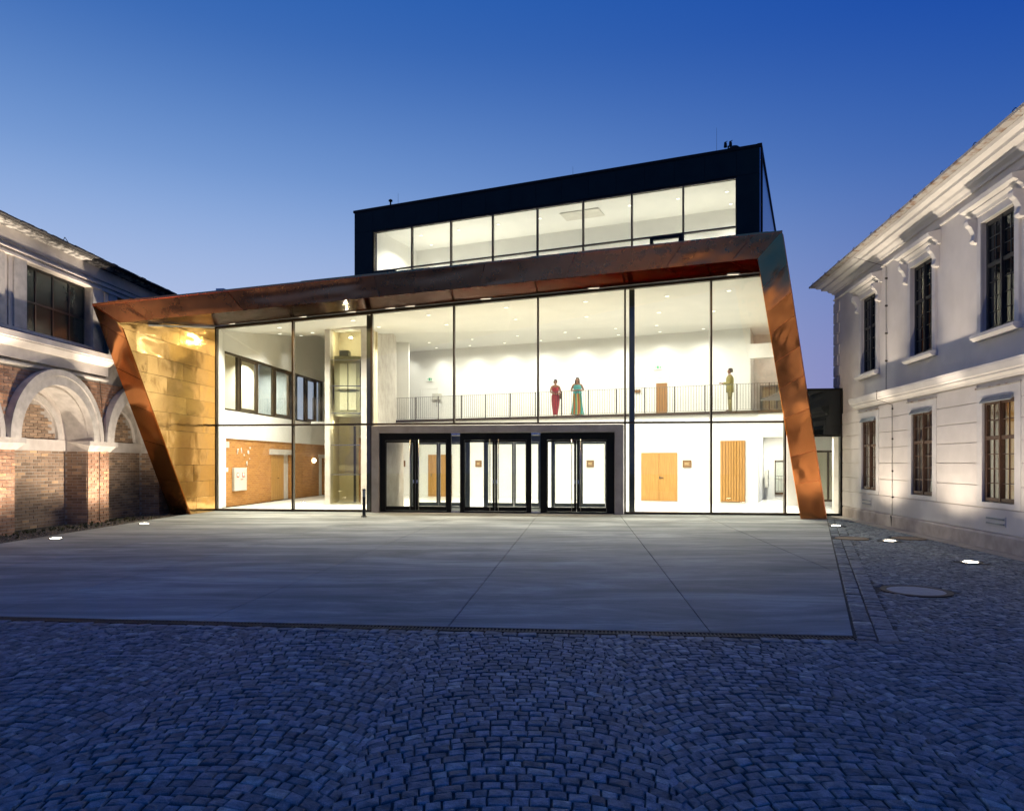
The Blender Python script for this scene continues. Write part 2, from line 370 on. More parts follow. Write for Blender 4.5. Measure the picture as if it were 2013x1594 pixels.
def clip(poly, p, n):                       # keep the side where (q-p).n <= 0
    out = []
    for a, b in zip(poly, poly[1:] + poly[:1]):
        da = (a[0]-p[0])*n[0] + (a[1]-p[1])*n[1]; db = (b[0]-p[0])*n[0] + (b[1]-p[1])*n[1]
        if da <= 0: out.append(a)
        if (da <= 0) != (db <= 0):
            t_ = da / (da - db); out.append((a[0]+(b[0]-a[0])*t_, a[1]+(b[1]-a[1])*t_))
    return out
DR = Vector((3.17, 6.59)); DL = Vector((-10.2, 7.90))                   # front edge of the apron (along the drain)
AE0, AE1 = Vector((3.17, 6.59)), Vector((8.95, 20.25))                  # its right edge
apron = thing('concrete_apron', None, None, W, kind='structure')
big = [(-10.16, 7.905), (3.16, 6.605), (8.95, 20.25), (9.7, 21.9), (9.9, 23.2), (-9.9, 25.2), (-10.16, 23.6)]
dj = Vector((.095, 1.0)); nj = Vector((1.0, -.095)).normalized()
for k in range(-5, 5):
    p = (.33 + 2.52*k, 17.0); q = (.33 + 2.52*(k+1), 17.0)
    pl = clip(clip(big, (p[0]+.006, p[1]), -nj), (q[0]-.006, q[1]), nj)
    if len(pl) >= 3:
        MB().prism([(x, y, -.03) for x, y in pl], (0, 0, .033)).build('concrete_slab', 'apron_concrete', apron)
MB().poly([(x, y, -.012) for x, y in big]).build('slab_joint', 'joint_soil', apron)

# drain channel with slotted grating along the front edge
ud = (DL - DR).normalized(); nd = Vector((-ud.y, ud.x))
if nd.y > 0: nd = -nd
drain = thing('channel_drain', 'long black slotted drain grating between the concrete apron and the cobbles', 'drain', W)
def on_drain(a, b, z): v = DR + ud*a + nd*b; return (v.x, v.y, z)
Ld = (DL - DR).length
d = MB(); d.hexa([on_drain(-.12, .012, -.03), on_drain(Ld, .012, -.03), on_drain(Ld, .15, -.03), on_drain(-.12, .15, -.03)], [on_drain(-.12, .012, -.022), on_drain(Ld, .012, -.022), on_drain(Ld, .15, -.022), on_drain(-.12, .15, -.022)])
d.build('channel', 'black_rubber', drain)
g = MB()
for b0, b1 in ((.012, .024), (.138, .150)):
    g.hexa([on_drain(-.12, b0, -.02), on_drain(Ld, b0, -.02), on_drain(Ld, b1, -.02), on_drain(-.12, b1, -.02)], [on_drain(-.12, b0, .003), on_drain(Ld, b0, .003), on_drain(Ld, b1, .003), on_drain(-.12, b1, .003)])
g.build('grating_frame', 'iron', drain)
g = MB(); a = -.1
while a < Ld:
    g.hexa([on_drain(a, .024, -.015), on_drain(a+.014, .024, -.015), on_drain(a+.014, .138, -.015), on_drain(a, .138, -.015)], [on_drain(a, .024, .001), on_drain(a+.014, .024, .001), on_drain(a+.014, .138, .001), on_drain(a, .138, .001)]); a += .036
g.build('grating_bars', 'iron', drain, kind='stuff')

# cobbles: segmental arches of small granite setts
nr = Vector(((AE1-AE0).y, -(AE1-AE0).x)).normalized()                   # outward normal of the right edge
def wall_x(y): return 10.1 - .13*(22.3 - y)
def zone(x, y):
    P = Vector((x, y)); dd = (P-DR).dot(nd); de = (P-AE0).dot(nr)
    if y > 21.6 or x > wall_x(y) - .42 or x < -10.6: return False
    if (dd > .30 and y < 9) or (de > .38 and P.y > 5.2 and (dd > -99)) and x > 2.5:
        if dd > .30 or de > .38: return True
    return False
discs = [(5.06, 8.92, .36), (7.22, 15.14, .34), (8.43, 15.14, .34), (8.21, 18.06, .17), (7.72, 14.55, .17), (7.36, 11.43, .17)]
stones = []
rnd = random.Random(3)
def stone(quad, dist):
    c = Vector((sum(p[0] for p in quad)/4, sum(p[1] for p in quad)/4))
    for X, Y, r in discs:
        if (c.x-X)**2 + (c.y-Y)**2 < (r+.10)**2: return
    zt = rnd.uniform(-.004, .004); tx, ty = rnd.uniform(-.06, .06), rnd.uniform(-.06, .06)
    vs = []; dome = rnd.uniform(.001, .004)
    for s_, z_ in ((.985, -.03), (.955, -.002), (.82, .0035)):
        for p in quad:
            q = Vector(p); v = c + (q - c)*s_*(1 + rnd.uniform(-.055, .035))
            h = z_ + zt + ((v.x-c.x)*tx + (v.y-c.y)*ty if z_ > -.02 else 0)
            vs.append((v.x, v.y, h))
    vs.append((c.x, c.y, .004 + zt + dome))
    fs = [(k, (k+1) % 4, 4+(k+1) % 4, 4+k) for k in range(4)] + [(4+k, 4+(k+1) % 4, 8+(k+1) % 4, 8+k) for k in range(4)] + [(8+k, 8+(k+1) % 4, 12) for k in range(4)]
    stones.append((c.length, vs, fs))
PER, RA = 1.62, 1.16
for cidx in range(-9, 9):
    xc = -.02 + cidx*PER
    y0 = rnd.uniform(0, .1)
    nrow = int(24/.085)
    ymin = 1.3
    for k in range(nrow):
        yb = ymin - 1.0 + y0 + k*.085
        half = math.asin((PER/2)/RA); nst = rnd.choice((17, 18, 18, 19)); off = rnd.uniform(0, 1)
        cuts = [-half] + [(-half + 2*half*(i + off + rnd.uniform(-.24, .24))/nst) for i in range(0, nst)] + [half]
        cuts = sorted(c_ for c_ in cuts if -half <= c_ <= half)
        for a0, a1 in zip(cuts, cuts[1:]):
            if a1 - a0 < .028: continue
            j = [rnd.uniform(-.009, .009) for _ in range(4)]; ga, gb = rnd.uniform(.0, .006), rnd.uniform(.0, .006)
            sk = lambda a: .35*math.tan(a)
            q = [(xc + RA*math.sin(a0) + ga, yb + RA*math.cos(a0) - .0 + j[0]), (xc + RA*math.sin(a1) - gb, yb + RA*math.cos(a1) + j[1]),
                 (xc + RA*math.sin(a1) + .03*math.sin(a1) - gb, yb + .080 + RA*math.cos(a1) + j[2]), (xc + RA*math.sin(a0) + .03*math.sin(a0) + ga, yb + .080 + RA*math.cos(a0) + j[3])]
            cx_, cy_ = sum(p[0] for p in q)/4, sum(p[1] for p in q)/4
            if cy_ < 1.2 or abs(cx_) > .80*cy_ + 1.6 or not zone(cx_, cy_): continue
            stone(q, 0)
# straight border rows along drain and along the apron's right edge
for row in (0, 1):
    a = -.3
    while a < Ld:
        L_ = rnd.uniform(.13, .19)
        if row == 0:
            stone([on_drain(a, .165, 0)[:2], on_drain(a+L_-.008, .165, 0)[:2], on_drain(a+L_-.008, .285, 0)[:2], on_drain(a, .285, 0)[:2]], 0)
        a += L_
ue = (AE1-AE0).normalized(); Le = (AE1-AE0).length
for row in (0, 1):
    a = -.1
    while a < Le:
        L_ = rnd.uniform(.13, .19); b0 = .012 + row*.18; b1 = b0 + .17
        P = lambda a_, b_: tuple(AE0 + ue*a_ + nr*b_)
        stone([P(a, b0), P(a+L_-.01, b0), P(a+L_-.01, b1), P(a, b1)], 0); a += L_
stones.sort(key=lambda s_: s_[0])
square = thing('cobbled_square', None, None, W, kind='structure')
vis = [s_ for s_ in stones if s_[1][12][1] > 3.2 and abs(s_[1][12][0]) < .73*s_[1][12][1]]
first = vis[:300]; ids = {id(s_) for s_ in first}
for d_, vs, fs in first:
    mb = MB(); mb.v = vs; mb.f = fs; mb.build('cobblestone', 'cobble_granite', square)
mb = MB()
for s_ in stones:
    if id(s_) in ids: continue
    i = len(mb.v); mb.v += s_[1]; mb.f += [tuple(i+k for k in f) for f in s_[2]]
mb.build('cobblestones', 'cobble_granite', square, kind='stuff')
mb = MB(); mb.poly([(-14, -1, -.007), (12, -1, -.007), (12, 24, -.011), (-14, 24, -.007)]); mb.build('joint_bed', 'joint_soil', square)

# pale paving strip along the white house
st = thing('paving_strip', None, None, FR, kind='structure')
s0 = .95
while s0 < 17:
    s1 = s0 + 1.18
    MB().box(s0+.006, s1-.006, -.40, -.012, -.03, .006).build('paving_stone', 'paving_strip', st); s0 = s1

# gravel and weeds along the brick house
mb = MB(); rg = random.Random(5)
MB().poly([(-11.6, 7.95, -.016), (-10.17, 7.95, -.016), (-10.17, 24.4, -.016), (-11.6, 24.4, -.016)]).build('gravel_bed', 'gravel', kind='structure')
for k in range(5200):
    y = rg.uniform(11.5, 24); x = rg.uniform(-11.55, -10.18)
    r = rg.uniform(.010, .030); z = -.012
    p = [Vector((x + r*rg.uniform(.6, 1.2)*math.cos(a), y + r*rg.uniform(.6, 1.2)*math.sin(a), z + rg.uniform(0, r*.5))) for a in (0, 1.57, 3.14, 4.71)]
    tp = (x, y, z + r*rg.uniform(.7, 1.2)); i = len(mb.v); mb.v += [tuple(q) for q in p] + [tp]; mb.f += [(i+a, i+(a+1) % 4, i+4) for a in range(4)]
mb.build('gravel', 'gravel', kind='stuff')
mb = MB()
for k in range(150):
    y = rg.uniform(13, 20.5); x = -11.15 + .028*(y-17.5) + (rg.random()**2)*.7 + .05
    if rg.random() < .3: x -= .0
    n_ = rg.randint(5, 9); h = rg.uniform(.03, .10)
    for j in range(n_):
        a = rg.uniform(0, 6.28); L_ = h*rg.uniform(.5, 1); w = rg.uniform(.008, .018)
        b0 = Vector((x, y, -.01)); m_ = b0 + Vector((math.cos(a)*L_*.5, math.sin(a)*L_*.5, h*rg.uniform(.5, 1))); e = b0 + Vector((math.cos(a)*L_, math.sin(a)*L_, h*rg.uniform(.3, .9)))
        sd = Vector((-math.sin(a), math.cos(a), 0))*w
        mb.poly([b0, m_ - sd, e, m_ + sd])
mb.build('weeds', 'weed', kind='stuff')

# ================================================================== BRICK HOUSE (left)
brickhouse = thing('brick_house', 'old brick house with round white arches and large dark upper windows', 'house', FL)
ARCS = [-.22, 3.34, 6.90]; RI, RO, ZS = 1.33, 1.66, 2.10
S0, S1 = -3.0, 10.4
PIERS = [(-2.4, -1.54), (1.10, 2.02), (4.66, 5.58), (8.22, 9.14)]
core = MB()
for a, b in PIERS: core.box(a, b, 0, .62, -.03, ZS)
core.box(S0, S1, .62, .9, -.03, 4.0)
xs = []
def arc_z(x):
    for c in ARCS:
        if abs(x-c) < RI: return ZS + math.sqrt(RI*RI - (x-c)**2)
    return ZS
n_ = 268
for k in range(n_):
    a, b = S0 + (S1-S0)*k/n_, S0 + (S1-S0)*(k+1)/n_
    za, zb = max(arc_z(a), ZS), max(arc_z(b), ZS)
    if abs(za-zb) > .5: za = zb = max(za, zb) if False else min(za, zb)
    core.poly([(a, 0, za), (b, 0, zb), (b, 0, 4.0), (a, 0, 4.0)])
core.build('wall_core', 'mortar', brickhouse)
uw = MB(); WINS = [(-1.24, 1.23), (2.32, 4.79), (5.88, 8.35)]
uw.holes(S0, S1, 4.0, 6.9, .0, .3, [(a, b, 4.66, 6.23) for a, b in WINS])
uw.build('upper_wall', 'mortar', brickhouse)
# bricks
bricks = []
rb = random.Random(11)
def brick_field(x0, x1, z0, z1, place_, ok=None, mat='brick', pr=.014):
    z = z0; row = 0
    while z + .05 < z1:
        x = x0 - (.135 if row % 2 else 0)
        while x < x1 - .03:
            a, b = max(x, x0), min(x+.257, x1)
            if b - a > .04 and (ok is None or ok(a, b, z, z+.064)):
                h = min(.064, z1 - z); e = rb.uniform(-.005, .005) + pr
                bricks.append((place_, a, b - .012, z, z + h - .0, e, mat))
            x += .27
        z += .077; row += 1
front = lambda a, b, z0, z1, e: [[(a, -e, z0), (b, -e, z0), (b, -e, z1), (a, -e, z1)], [(a, .03, z0), (b, .03, z0), (b, .03, z1), (a, .03, z1)]]
back = lambda a, b, z0, z1, e: [[(a, .62-e, z0), (b, .62-e, z0), (b, .62-e, z1), (a, .62-e, z1)], [(a, .65, z0), (b, .65, z0), (b, .65, z1), (a, .65, z1)]]
def reveal(s, sgn): return lambda a, b, z0, z1, e: [[(s+sgn*e, a, z0), (s+sgn*e, b, z0), (s+sgn*e, b, z1), (s+sgn*e, a, z1)], [(s-sgn*.03, a, z0), (s-sgn*.03, b, z0), (s-sgn*.03, b, z1), (s-sgn*.03, a, z1)]]
def span_ok(a, b, z0, z1):
    for c in ARCS:
        for x in (a, b):
            if (x-c)**2 + (max(z0, ZS)-ZS)**2 < (RO-.06)**2: return False
    return True
for a, b in PIERS[1:]: brick_field(a, b, 0, 1.92, front)
brick_field(.2, 9.2, 2.22, 3.80, front, span_ok)
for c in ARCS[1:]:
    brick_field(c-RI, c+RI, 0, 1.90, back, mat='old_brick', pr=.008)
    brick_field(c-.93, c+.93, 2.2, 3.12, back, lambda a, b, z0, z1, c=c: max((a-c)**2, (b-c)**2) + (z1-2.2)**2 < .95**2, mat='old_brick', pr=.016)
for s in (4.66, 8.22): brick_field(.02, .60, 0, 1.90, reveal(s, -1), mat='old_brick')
for a, b in ((1.36, 1.76), (5.12, 5.52), (8.68, 9.0)): brick_field(a, b, 4.66, 6.20, front)
keep = [b_ for b_ in bricks if b_[6] == 'brick']; keep.sort(key=lambda b_: b_[1]); keep = [b_ for b_ in keep if b_[1] > 1.35][:300]
kid = {id(b_) for b_ in keep}
for b_ in keep:
    A, B = b_[0](b_[1], b_[2], b_[3], b_[4], b_[5]); MB().hexa(A, B).build('brick', b_[6], brickhouse)
for mname in ('brick', 'old_brick'):
    mb = MB()
    for b_ in bricks:
        if b_[6] == mname and id(b_) not in kid:
            A, B = b_[0](b_[1], b_[2], b_[3], b_[4], b_[5]); mb.hexa(A, B)
    mb.build('bricks', mname, brickhouse, kind='stuff')
# arches
for c in ARCS:
    MB().ring(c, ZS+.06, RI, RO, 0, math.pi, -.17, .62, 40).build('arch_ring', 'stone_trim', brickhouse)
    mb = MB(); mb.ring(c, ZS+.06, RO-.10, RO+.045, .0, math.pi, -.205, -.02, 40); mb.build('arch_moulding', 'stone_trim', brickhouse)
    mb = MB()                                              # plastered lunette with inner blind arch
    mb.ring(c, 2.2, .97, RI, 0, math.pi, .585, .63, 36); mb.build('lunette', 'pale_plaster', brickhouse)
    MB().ring(c, 2.2, .97, 1.13, 0, math.pi, .545, .60, 36).build('inner_arch', 'stone_trim', brickhouse)
    MB().box(c-RI, c+RI, .57, .64, 1.91, 2.195).build('impost_band', 'pale_plaster', brickhouse)
cap = [(-.03, 1.90), (-.06, 1.95), (-.13, 2.03), (-.16, 2.05), (-.16, 2.17), (.62, 2.17), (.62, 1.90)]
for a, b in PIERS:
    mb = MB(); n_ = len(cap)
    e = lambda y: min(.16, max(0, -y))
    mb.v = [(a - e(y), y, z) for y, z in cap] + [(b + e(y), y, z) for y, z in cap]
    mb.f = [tuple(range(n_-1, -1, -1)), tuple(range(n_, 2*n_))] + [(k, (k+1) % n_, n_+(k+1) % n_, n_+k) for k in range(n_)]
    mb.build('pier_cap', 'stone_trim', brickhouse)
# cornice between the storeys
CE = 5.42
MB().prof([(.02, 3.80), (-.07, 3.80), (-.10, 3.83), (-.10, 3.87), (.02, 3.88)], S0, CE).build('cornice_fillet', 'stone_trim', brickhouse)
MB().prof([(.02, 3.95), (-.09, 3.95), (-.09, 4.20), (-.14, 4.21), (-.27, 4.33), (-.27, 4.36), (-.30, 4.37), (-.30, 4.50), (-.06, 4.57), (.02, 4.57)], S0, CE).build('cornice', 'pale_plaster', brickhouse)
MB().box(S0, 9.2, -.07, .02, 4.58, 4.655).build('window_sill_band', 'stone_trim', brickhouse)
# pilasters, lintel band, frieze
for c in [(a+b)/2 for a, b in WINS]:
    for sgn in (-1, 1):
        x = c + sgn*1.235
        a, b = sorted((x, x + sgn*.40)); MB().box(a, b, -.07, .18, 4.66, 6.225).build('pilaster', 'stone_trim', brickhouse)
        a, b = sorted((x + sgn*.40, x + sgn*.52)); MB().box(a, b, -.03, .10, 4.66, 6.222).build('pilaster_edge', 'pale_plaster', brickhouse)
MB().prof([(.0, 6.23), (-.10, 6.23), (-.10, 6.28), (-.05, 6.285), (-.05, 6.35), (-.11, 6.36), (-.11, 6.39), (-.03, 6.40), (-.03, 6.49), (-.07, 6.50), (-.07, 6.84), (0, 6.84)], S0, 10.4).build('frieze', 'pale_plaster', brickhouse)
MB().prof([(-.06, 6.80), (-.10, 6.82), (-.30, 6.83), (-.31, 6.87), (-.06, 6.90)], S0, 10.4).build('eave_moulding', 'peeling_paint', brickhouse)
rf = MB(); k = S0
while k < 10.4:                                          # roof edge: a row of overhanging tiles, then the roof
    rf.box(k, k+.19, -.47 - rb.uniform(0, .03), .2, 6.872, 6.905 + rb.uniform(0, .012)); k += .2
rf.build('roof_tile_row', 'roof_tile', brickhouse, kind='stuff')
MB().hexa([(S0, -.40, 6.90), (10.4, -.40, 6.90), (10.4, 4.5, 8.6), (S0, 4.5, 8.6)], [(S0, -.40, 6.86), (10.4, -.40, 6.86), (10.4, 4.5, 8.56), (S0, 4.5, 8.56)]).build('roof', 'roof_tile', brickhouse)
for a, b in WINS:                                        # steel windows of 4 by 2 panes
    w = MB(); w.box(a, b, .17, .21, 4.66, 4.70); w.box(a, b, .17, .21, 6.17, 6.23)
    for x in (a, b-.04): w.box(x, x+.04, .168, .212, 4.70, 6.17)
    for k in (1, 2, 3): x = a + (b-a)*k/4; w.box(x-.025, x+.025, .166, .214, 4.70, 6.17)
    w.box(a+.04, b-.04, .163, .216, 5.36, 5.41)
    wf = w.build('window', 'window_black', brickhouse)
    for k in range(4):
        for z0, z1 in ((4.68, 5.38), (5.39, 6.2)):
            MB().box(a + (b-a)*k/4 + .01, a + (b-a)*(k+1)/4 - .01, .185, .195, z0, z1).build('pane', 'old_glass', wf)
MB().poly([(S0, .6, 4.2), (S1, .6, 4.2), (S1, .6, 6.9), (S0, .6, 6.9)]).build('room_back', 'dark_room', brickhouse)
MB().cyl((5.12, -.03, .05), (5.12, -.03, 1.9), .008, 6).cyl((5.12, -.175, 2.17), (5.12, -.04, 3.80), .008, 6).build('lightning_cable', 'iron', brickhouse)
# arrises of stray cable hook on the roof
MB().cyl((3.0, -.46, 6.90), (3.06, -.46, 7.0), .008, 5).cyl((3.06, -.46, 7.0), (3.2, -.46, 6.90), .008, 5).build('roof_hook', 'iron', brickhouse)

# ================================================================== WHITE STUCCO HOUSE (right)
house = thing('stucco_house', 'white stucco house with pedimented upper windows and grooved ground floor', 'house', FR)
CW = [2.96, 6.22, 9.38, 12.60, 15.8]; SE = 17.5
hw = .54
lows = [(c-hw, c+hw, .87, 2.77) for c in CW]; ups = [(c-hw-.02, c+hw+.02, 4.05, 6.16) for c in CW]
MB().holes(0, SE, -.03, 7.0, 0, .42, lows + ups).build('wall', 'stucco', house)
MB().box(.02, .4, .42, 9, -.03, 7.0).build('end_wall', 'stucco', house)
MB().prof([(.02, -.03), (-.06, -.03), (-.06, .27), (-.035, .31), (.02, .31)], .93, SE).build('plinth', 'plinth_stone', house)
zz = [.315, .76, 1.18, 1.60, 2.0, 2.39, 2.76, 3.10]
segs = [0.0] + [v for c in CW for v in (c-.74, c+.74)] + [SE]
for z0, z1 in zip(zz, zz[1:]):
    runs = [(0.0, SE)] if z0 < .5 else list(zip(segs[0::2], segs[1::2]))
    for a, b in runs:
        MB().box(a, b - (.0 if b == SE else .004), -.024, .02, z0+.007, z1-.007).build('rustic_course', 'stucco', house, bevel=.004)
for c in CW:
    w = MB(); w.holes(c-.73, c+.73, .772, 3.0, -.03, .02, [(c-hw, c+hw, .87, 2.77)]); w.build('window_surround', 'stucco_trim', house)
    MB().box(c-.76, c+.76, -.05, .02, 3.005, 3.035).build('drip_mould', 'rusty_edge', house)
    MB().prof([(-.012, 2.775), (-.085, 2.72), (-.09, 2.74), (-.012, 2.86)], c-hw+.02, c+hw-.02).build('window_flashing', 'zinc', house)
def sash(c, z0, z1, y, mat, gl, rows_low, rows_up, split, sill=True):
    a, b = c-hw, c+hw; fr = MB()
    fr.holes(a, b, z0, z1, y, y+.07, [(a+.07, c-.035, z0+.08, z0+(z1-z0)*split-.03), (c+.035, b-.07, z0+.08, z0+(z1-z0)*split-.03), (a+.07, c-.035, z0+(z1-z0)*split+.04, z1-.07), (c+.035, b-.07, z0+(z1-z0)*split+.04, z1-.07)])
    fr.box(c-.025, c+.025, y-.02, y, z0+.02, z1-.02)
    f = fr.build('window', mat, house)
    bars = MB()
    for xa, xb in ((a+.07, c-.035), (c+.035, b-.07)):
        for za, zb, nrw in ((z0+.08, z0+(z1-z0)*split-.03, rows_low), (z0+(z1-z0)*split+.04, z1-.07, rows_up)):
            xm = (xa+xb)/2; bars.box(xm-.009, xm+.009, y+.016, y+.036, za, zb)
            for k in range(1, nrw): zk = za + (zb-za)*k/nrw; bars.box(xa, xb, y+.018, y+.034, zk-.009, zk+.009)
            ww = (xb-xa)/2; hh = (zb-za)/nrw
            for i in range(2):
                for k in range(nrw):
                    MB().box(xa+ww*i+.004, xa+ww*(i+1)-.004, y+.028, y+.034, za+hh*k+.004, za+hh*(k+1)-.004).build('pane', gl, f)
    bars.build('glazing_bars', mat, f)
for i, c in enumerate(CW):
    sash(c, .875, 2.765, .02, 'window_brown', 'clear_glass', 4, 2, .63)
    sash(c, 4.06, 6.15, .05, 'window_black', 'dark_glass', 4, 3, .60)
    MB().prof([(.03, 3.93), (-.10, 3.93), (-.14, 3.97), (-.16, 3.98), (-.16, 4.04), (.03, 4.055)], c-.74, c+.74).build('window_sill', 'stucco_trim', house)
    mb = MB(); mb.holes(c-.70, c+.70, 4.06, 6.30, -.045, .02, [(c-.56, c+.56, 4.06, 6.16)]); mb.build('window_architrave', 'stucco_trim', house)
    MB().prof([(.02, 6.30), (-.07, 6.30), (-.09, 6.36), (-.16, 6.40), (-.16, 6.43), (-.25, 6.46), (-.27, 6.54), (.02, 6.60)], c-.92, c+.92).build('window_hood', 'stucco_trim', house)
    for sg in (-1, 1):                                    # scroll consoles
        x0 = c + sg*.76
        pts = [(.02, 6.30), (-.20, 6.30), (-.22, 6.25), (-.20, 6.17), (-.15, 6.13), (-.11, 6.05), (-.08, 5.98), (-.10, 5.93), (-.12, 5.88), (-.09, 5.83), (.02, 5.82)]
        MB().prof(pts, x0-.075, x0+.075).build('console', 'stucco_trim', house, bevel=.012)
# string course, quoins, frieze line, main cornice
MB().prof([(.02, 3.13), (-.05, 3.13), (-.07, 3.17), (-.15, 3.21), (-.15, 3.24), (-.19, 3.26), (-.23, 3.36), (-.24, 3.41), (.02, 3.47)], 1.98, SE).build('string_course', 'stucco_trim', house)
q = 0; z = 3.62
while z < 6.3:
    L_ = .52 if q % 2 == 0 else .36
    MB().box(-.03, L_, -.03, .02, z, z+.30).build('quoin', 'stucco', house, bevel=.008); z += .33; q += 1
MB().prof([(.02, 6.66), (-.03, 6.66), (-.045, 6.69), (-.02, 6.71), (.02, 6.71)], -.02, SE).build('frieze_mould', 'stucco_trim', house)
COR = [(.05, 6.86), (-.05, 6.86), (-.07, 6.91), (-.15, 6.96), (-.17, 7.01), (-.31, 7.05), (-.32, 7.11), (-.43, 7.14), (-.46, 7.20), (.05, 7.24)]
def ret(prof, x1):                                         # cornice with a mitred return at the house corner
    mb = MB(); n_ = len(prof)
    mb.v = [(min(y, 0), y, z_) for y, z_ in prof] + [(x1, y, z_) for y, z_ in prof]
    mb.f = [(k, (k+1) % n_, n_+(k+1) % n_, n_+k) for k in range(n_)] + [tuple(range(n_, 2*n_))]
    i = len(mb.v); mb.v += [(min(y, 0), 6.0, z_) for y, z_ in prof]; mb.f += [((k+1) % n_, k, i+k, i+(k+1) % n_) for k in range(n_)]
    return mb
ret(COR, SE).build('cornice', 'stucco_trim', house)
ret([(.05, 7.215), (-.48, 7.205), (-.60, 7.215), (-.61, 7.265), (.05, 7.30)], SE).build('gutter', 'rusty_edge', house)
MB().hexa([(-.55, -.52, 7.28), (SE, -.52, 7.28), (SE, 5, 9.4), (-.55, 5, 9.4)], [(-.55, -.52, 7.25), (SE, -.52, 7.25), (SE, 5, 9.35), (-.55, 5, 9.35)]).build('roof', 'roof_tile', house)
mb = MB(); k = -.3
while k < 12:
    for j in range(6):
        a0, a1 = math.pi*j/6, math.pi*(j+1)/6
        mb.cyl((k+.07*math.cos(a0), -.57, 7.27+.06*math.sin(a0)), (k+.07*math.cos(a1), -.57, 7.27+.06*math.sin(a1)), .007, 5)
    k += 1.25
mb.build('gutter_hooks', 'iron', house, kind='stuff')
mb = MB()
for p, q_ in (((4.62, -.045, .3), (4.62, -.045, 3.05)), ((4.62, -.045, 3.05), (4.2, -.25, 3.22)), ((4.2, -.26, 3.22), (4.2, -.26, 3.45)), ((4.2, -.03, 3.47), (4.2, -.03, 6.6)), ((4.2, -.03, 6.6), (3.3, -.5, 7.1))): mb.cyl(p, q_, .007, 5)
mb.cyl((4.62, -.05, .02), (4.62, -.075, .3), .012, 5)
for z_ in (.75, 1.4, 2.2, 2.95, 4.2, 4.9, 5.6, 6.3): mb.box(4.60 if z_ < 3 else 4.18, 4.64 if z_ < 3 else 4.22, -.055, .0, z_-.02, z_+.02)
mb.build('lightning_cable', 'iron', house)
for c in (2.85, 9.32):
    mb = MB(); mb.box(c-.33, c+.33, -.035, -.02, .45, .63)
    v = mb.build('wall_vent', 'stucco_trim', house)
    mb = MB(); mb.box(c-.30, c+.30, -.05, -.036, .475, .505); mb.box(c-.30, c+.30, -.05, -.036, .565, .595); mb.build('vent_slat', 'zinc', v)
# rooms behind the ground floor windows
def room(a, b, mat, depth=2.2, z1=3.05):
    mb = MB(); mb.poly([(a, depth, .1), (b, depth, .1), (b, depth, z1), (a, depth, z1)]); mb.poly([(a, .43, .1), (a, depth, .1), (a, depth, z1), (a, .43, z1)]); mb.poly([(b, depth, .1), (b, .43, .1), (b, .43, z1), (b, depth, z1)])
    mb.poly([(a, .43, z1), (a, depth, z1), (b, depth, z1), (b, .43, z1)]); mb.poly([(a, .43, .1), (b, .43, .1), (b, depth, .1), (a, depth, .1)]); return mb.build('room_shell', mat, house)
room(1.0, 4.4, 'room_paint'); room(4.5, 7.7, 'dark_room'); room(7.8, 11.2, 'tan_wall'); room(11.3, 17.4, 'dark_room')
wl = thing('wall_lamp', 'small glowing globe lamp seen inside the lit ground floor window', 'lamp', FR @ T(8.25, 2.12, 1.72))
MB().lathe([(.01, -.07), (.05, -.055), (.075, 0), (.05, .055), (.01, .07)], 12).build('globe', 'wall_lamp_glow', wl)
MB().cyl((0, 0, 0), (0, .08, 0), .02, 8).build('bracket', 'iron', wl)
lamp('POINT', 'globe_light', wl, FR @ T(8.9, 1.6, 2.3), 12, (1, .78, .42), .08)
lt = thing('pendant_lamp', 'hanging lamp inside the far ground floor window of the stucco house', 'lamp', FR @ T(1.9, 1.5, 2.6))
MB().lathe([(.01, -.06), (.10, -.05), (.06, .06), (.01, .08)], 12).build('lamp_shade', 'wall_lamp_glow', lt)
MB().cyl((0, 0, .08), (0, 0, .45), .006, 6).build('cord', 'iron', lt)
lamp('POINT', 'pendant_light', lt, FR @ T(1.9, 1.5, 2.45), 9, (1, .8, .45), .06)

# ================================================================== GLASS LINK between foyer and stucco house
link_b = thing('glass_link', 'low dark glazed link between the copper leg and the stucco house', 'building', FA)
MB().box(18.42, 20.02, .0, .22, 2.46, 3.80).build('dark_fascia', 'dark_glass', link_b)
MB().box(18.42, 20.05, -.02, 3.5, 3.80, 3.86).build('roof_edge', 'dark_metal', link_b)
mb = MB(); mb.box(19.98, 20.10, -.03, .14, 0, 3.80); mb.box(18.45, 19.98, .0, .08, 2.40, 2.458); mb.box(18.45, 19.98, .01, .08, 0, .07); mb.build('glazing_frame', 'dark_metal', link_b)
MB().box(18.45, 19.98, .03, .05, .07, 2.40).build('pane', 'clear_glass', link_b)
MB().box(19.72, 22.2, 5.0, 5.12, 0, 3.7).build('back_wall', 'white_plaster', link_b)
MB().prism([(18.45, .25, 2.66), (20.1, .25, 2.66), (22.2, 4.98, 2.66), (19.72, 4.98, 2.66)], (0, 0, .08)).build('ceiling', 'ceiling_plaster', link_b)
mb = MB(); mb.box(20.48, 20.75, 1.9, 2.3, 0, 2.655); mb.build('inner_pier', 'pale_plaster', link_b)
sd = MB(); sd.holes(20.05, 21.60, 0.22, 2.05, 4.0, 4.06, [(20.12, 20.86, .3, 1.98), (20.93, 21.53, .3, 1.98)]); sd = sd.build('sliding_door', 'bronze_metal', link_b)
MB().box(20.12, 20.86, 4.02, 4.04, .3, 1.98).build('pane', 'lift_glass', sd); MB().box(20.93, 21.53, 4.02, 4.04, .3, 1.98).build('pane', 'lift_glass', sd)

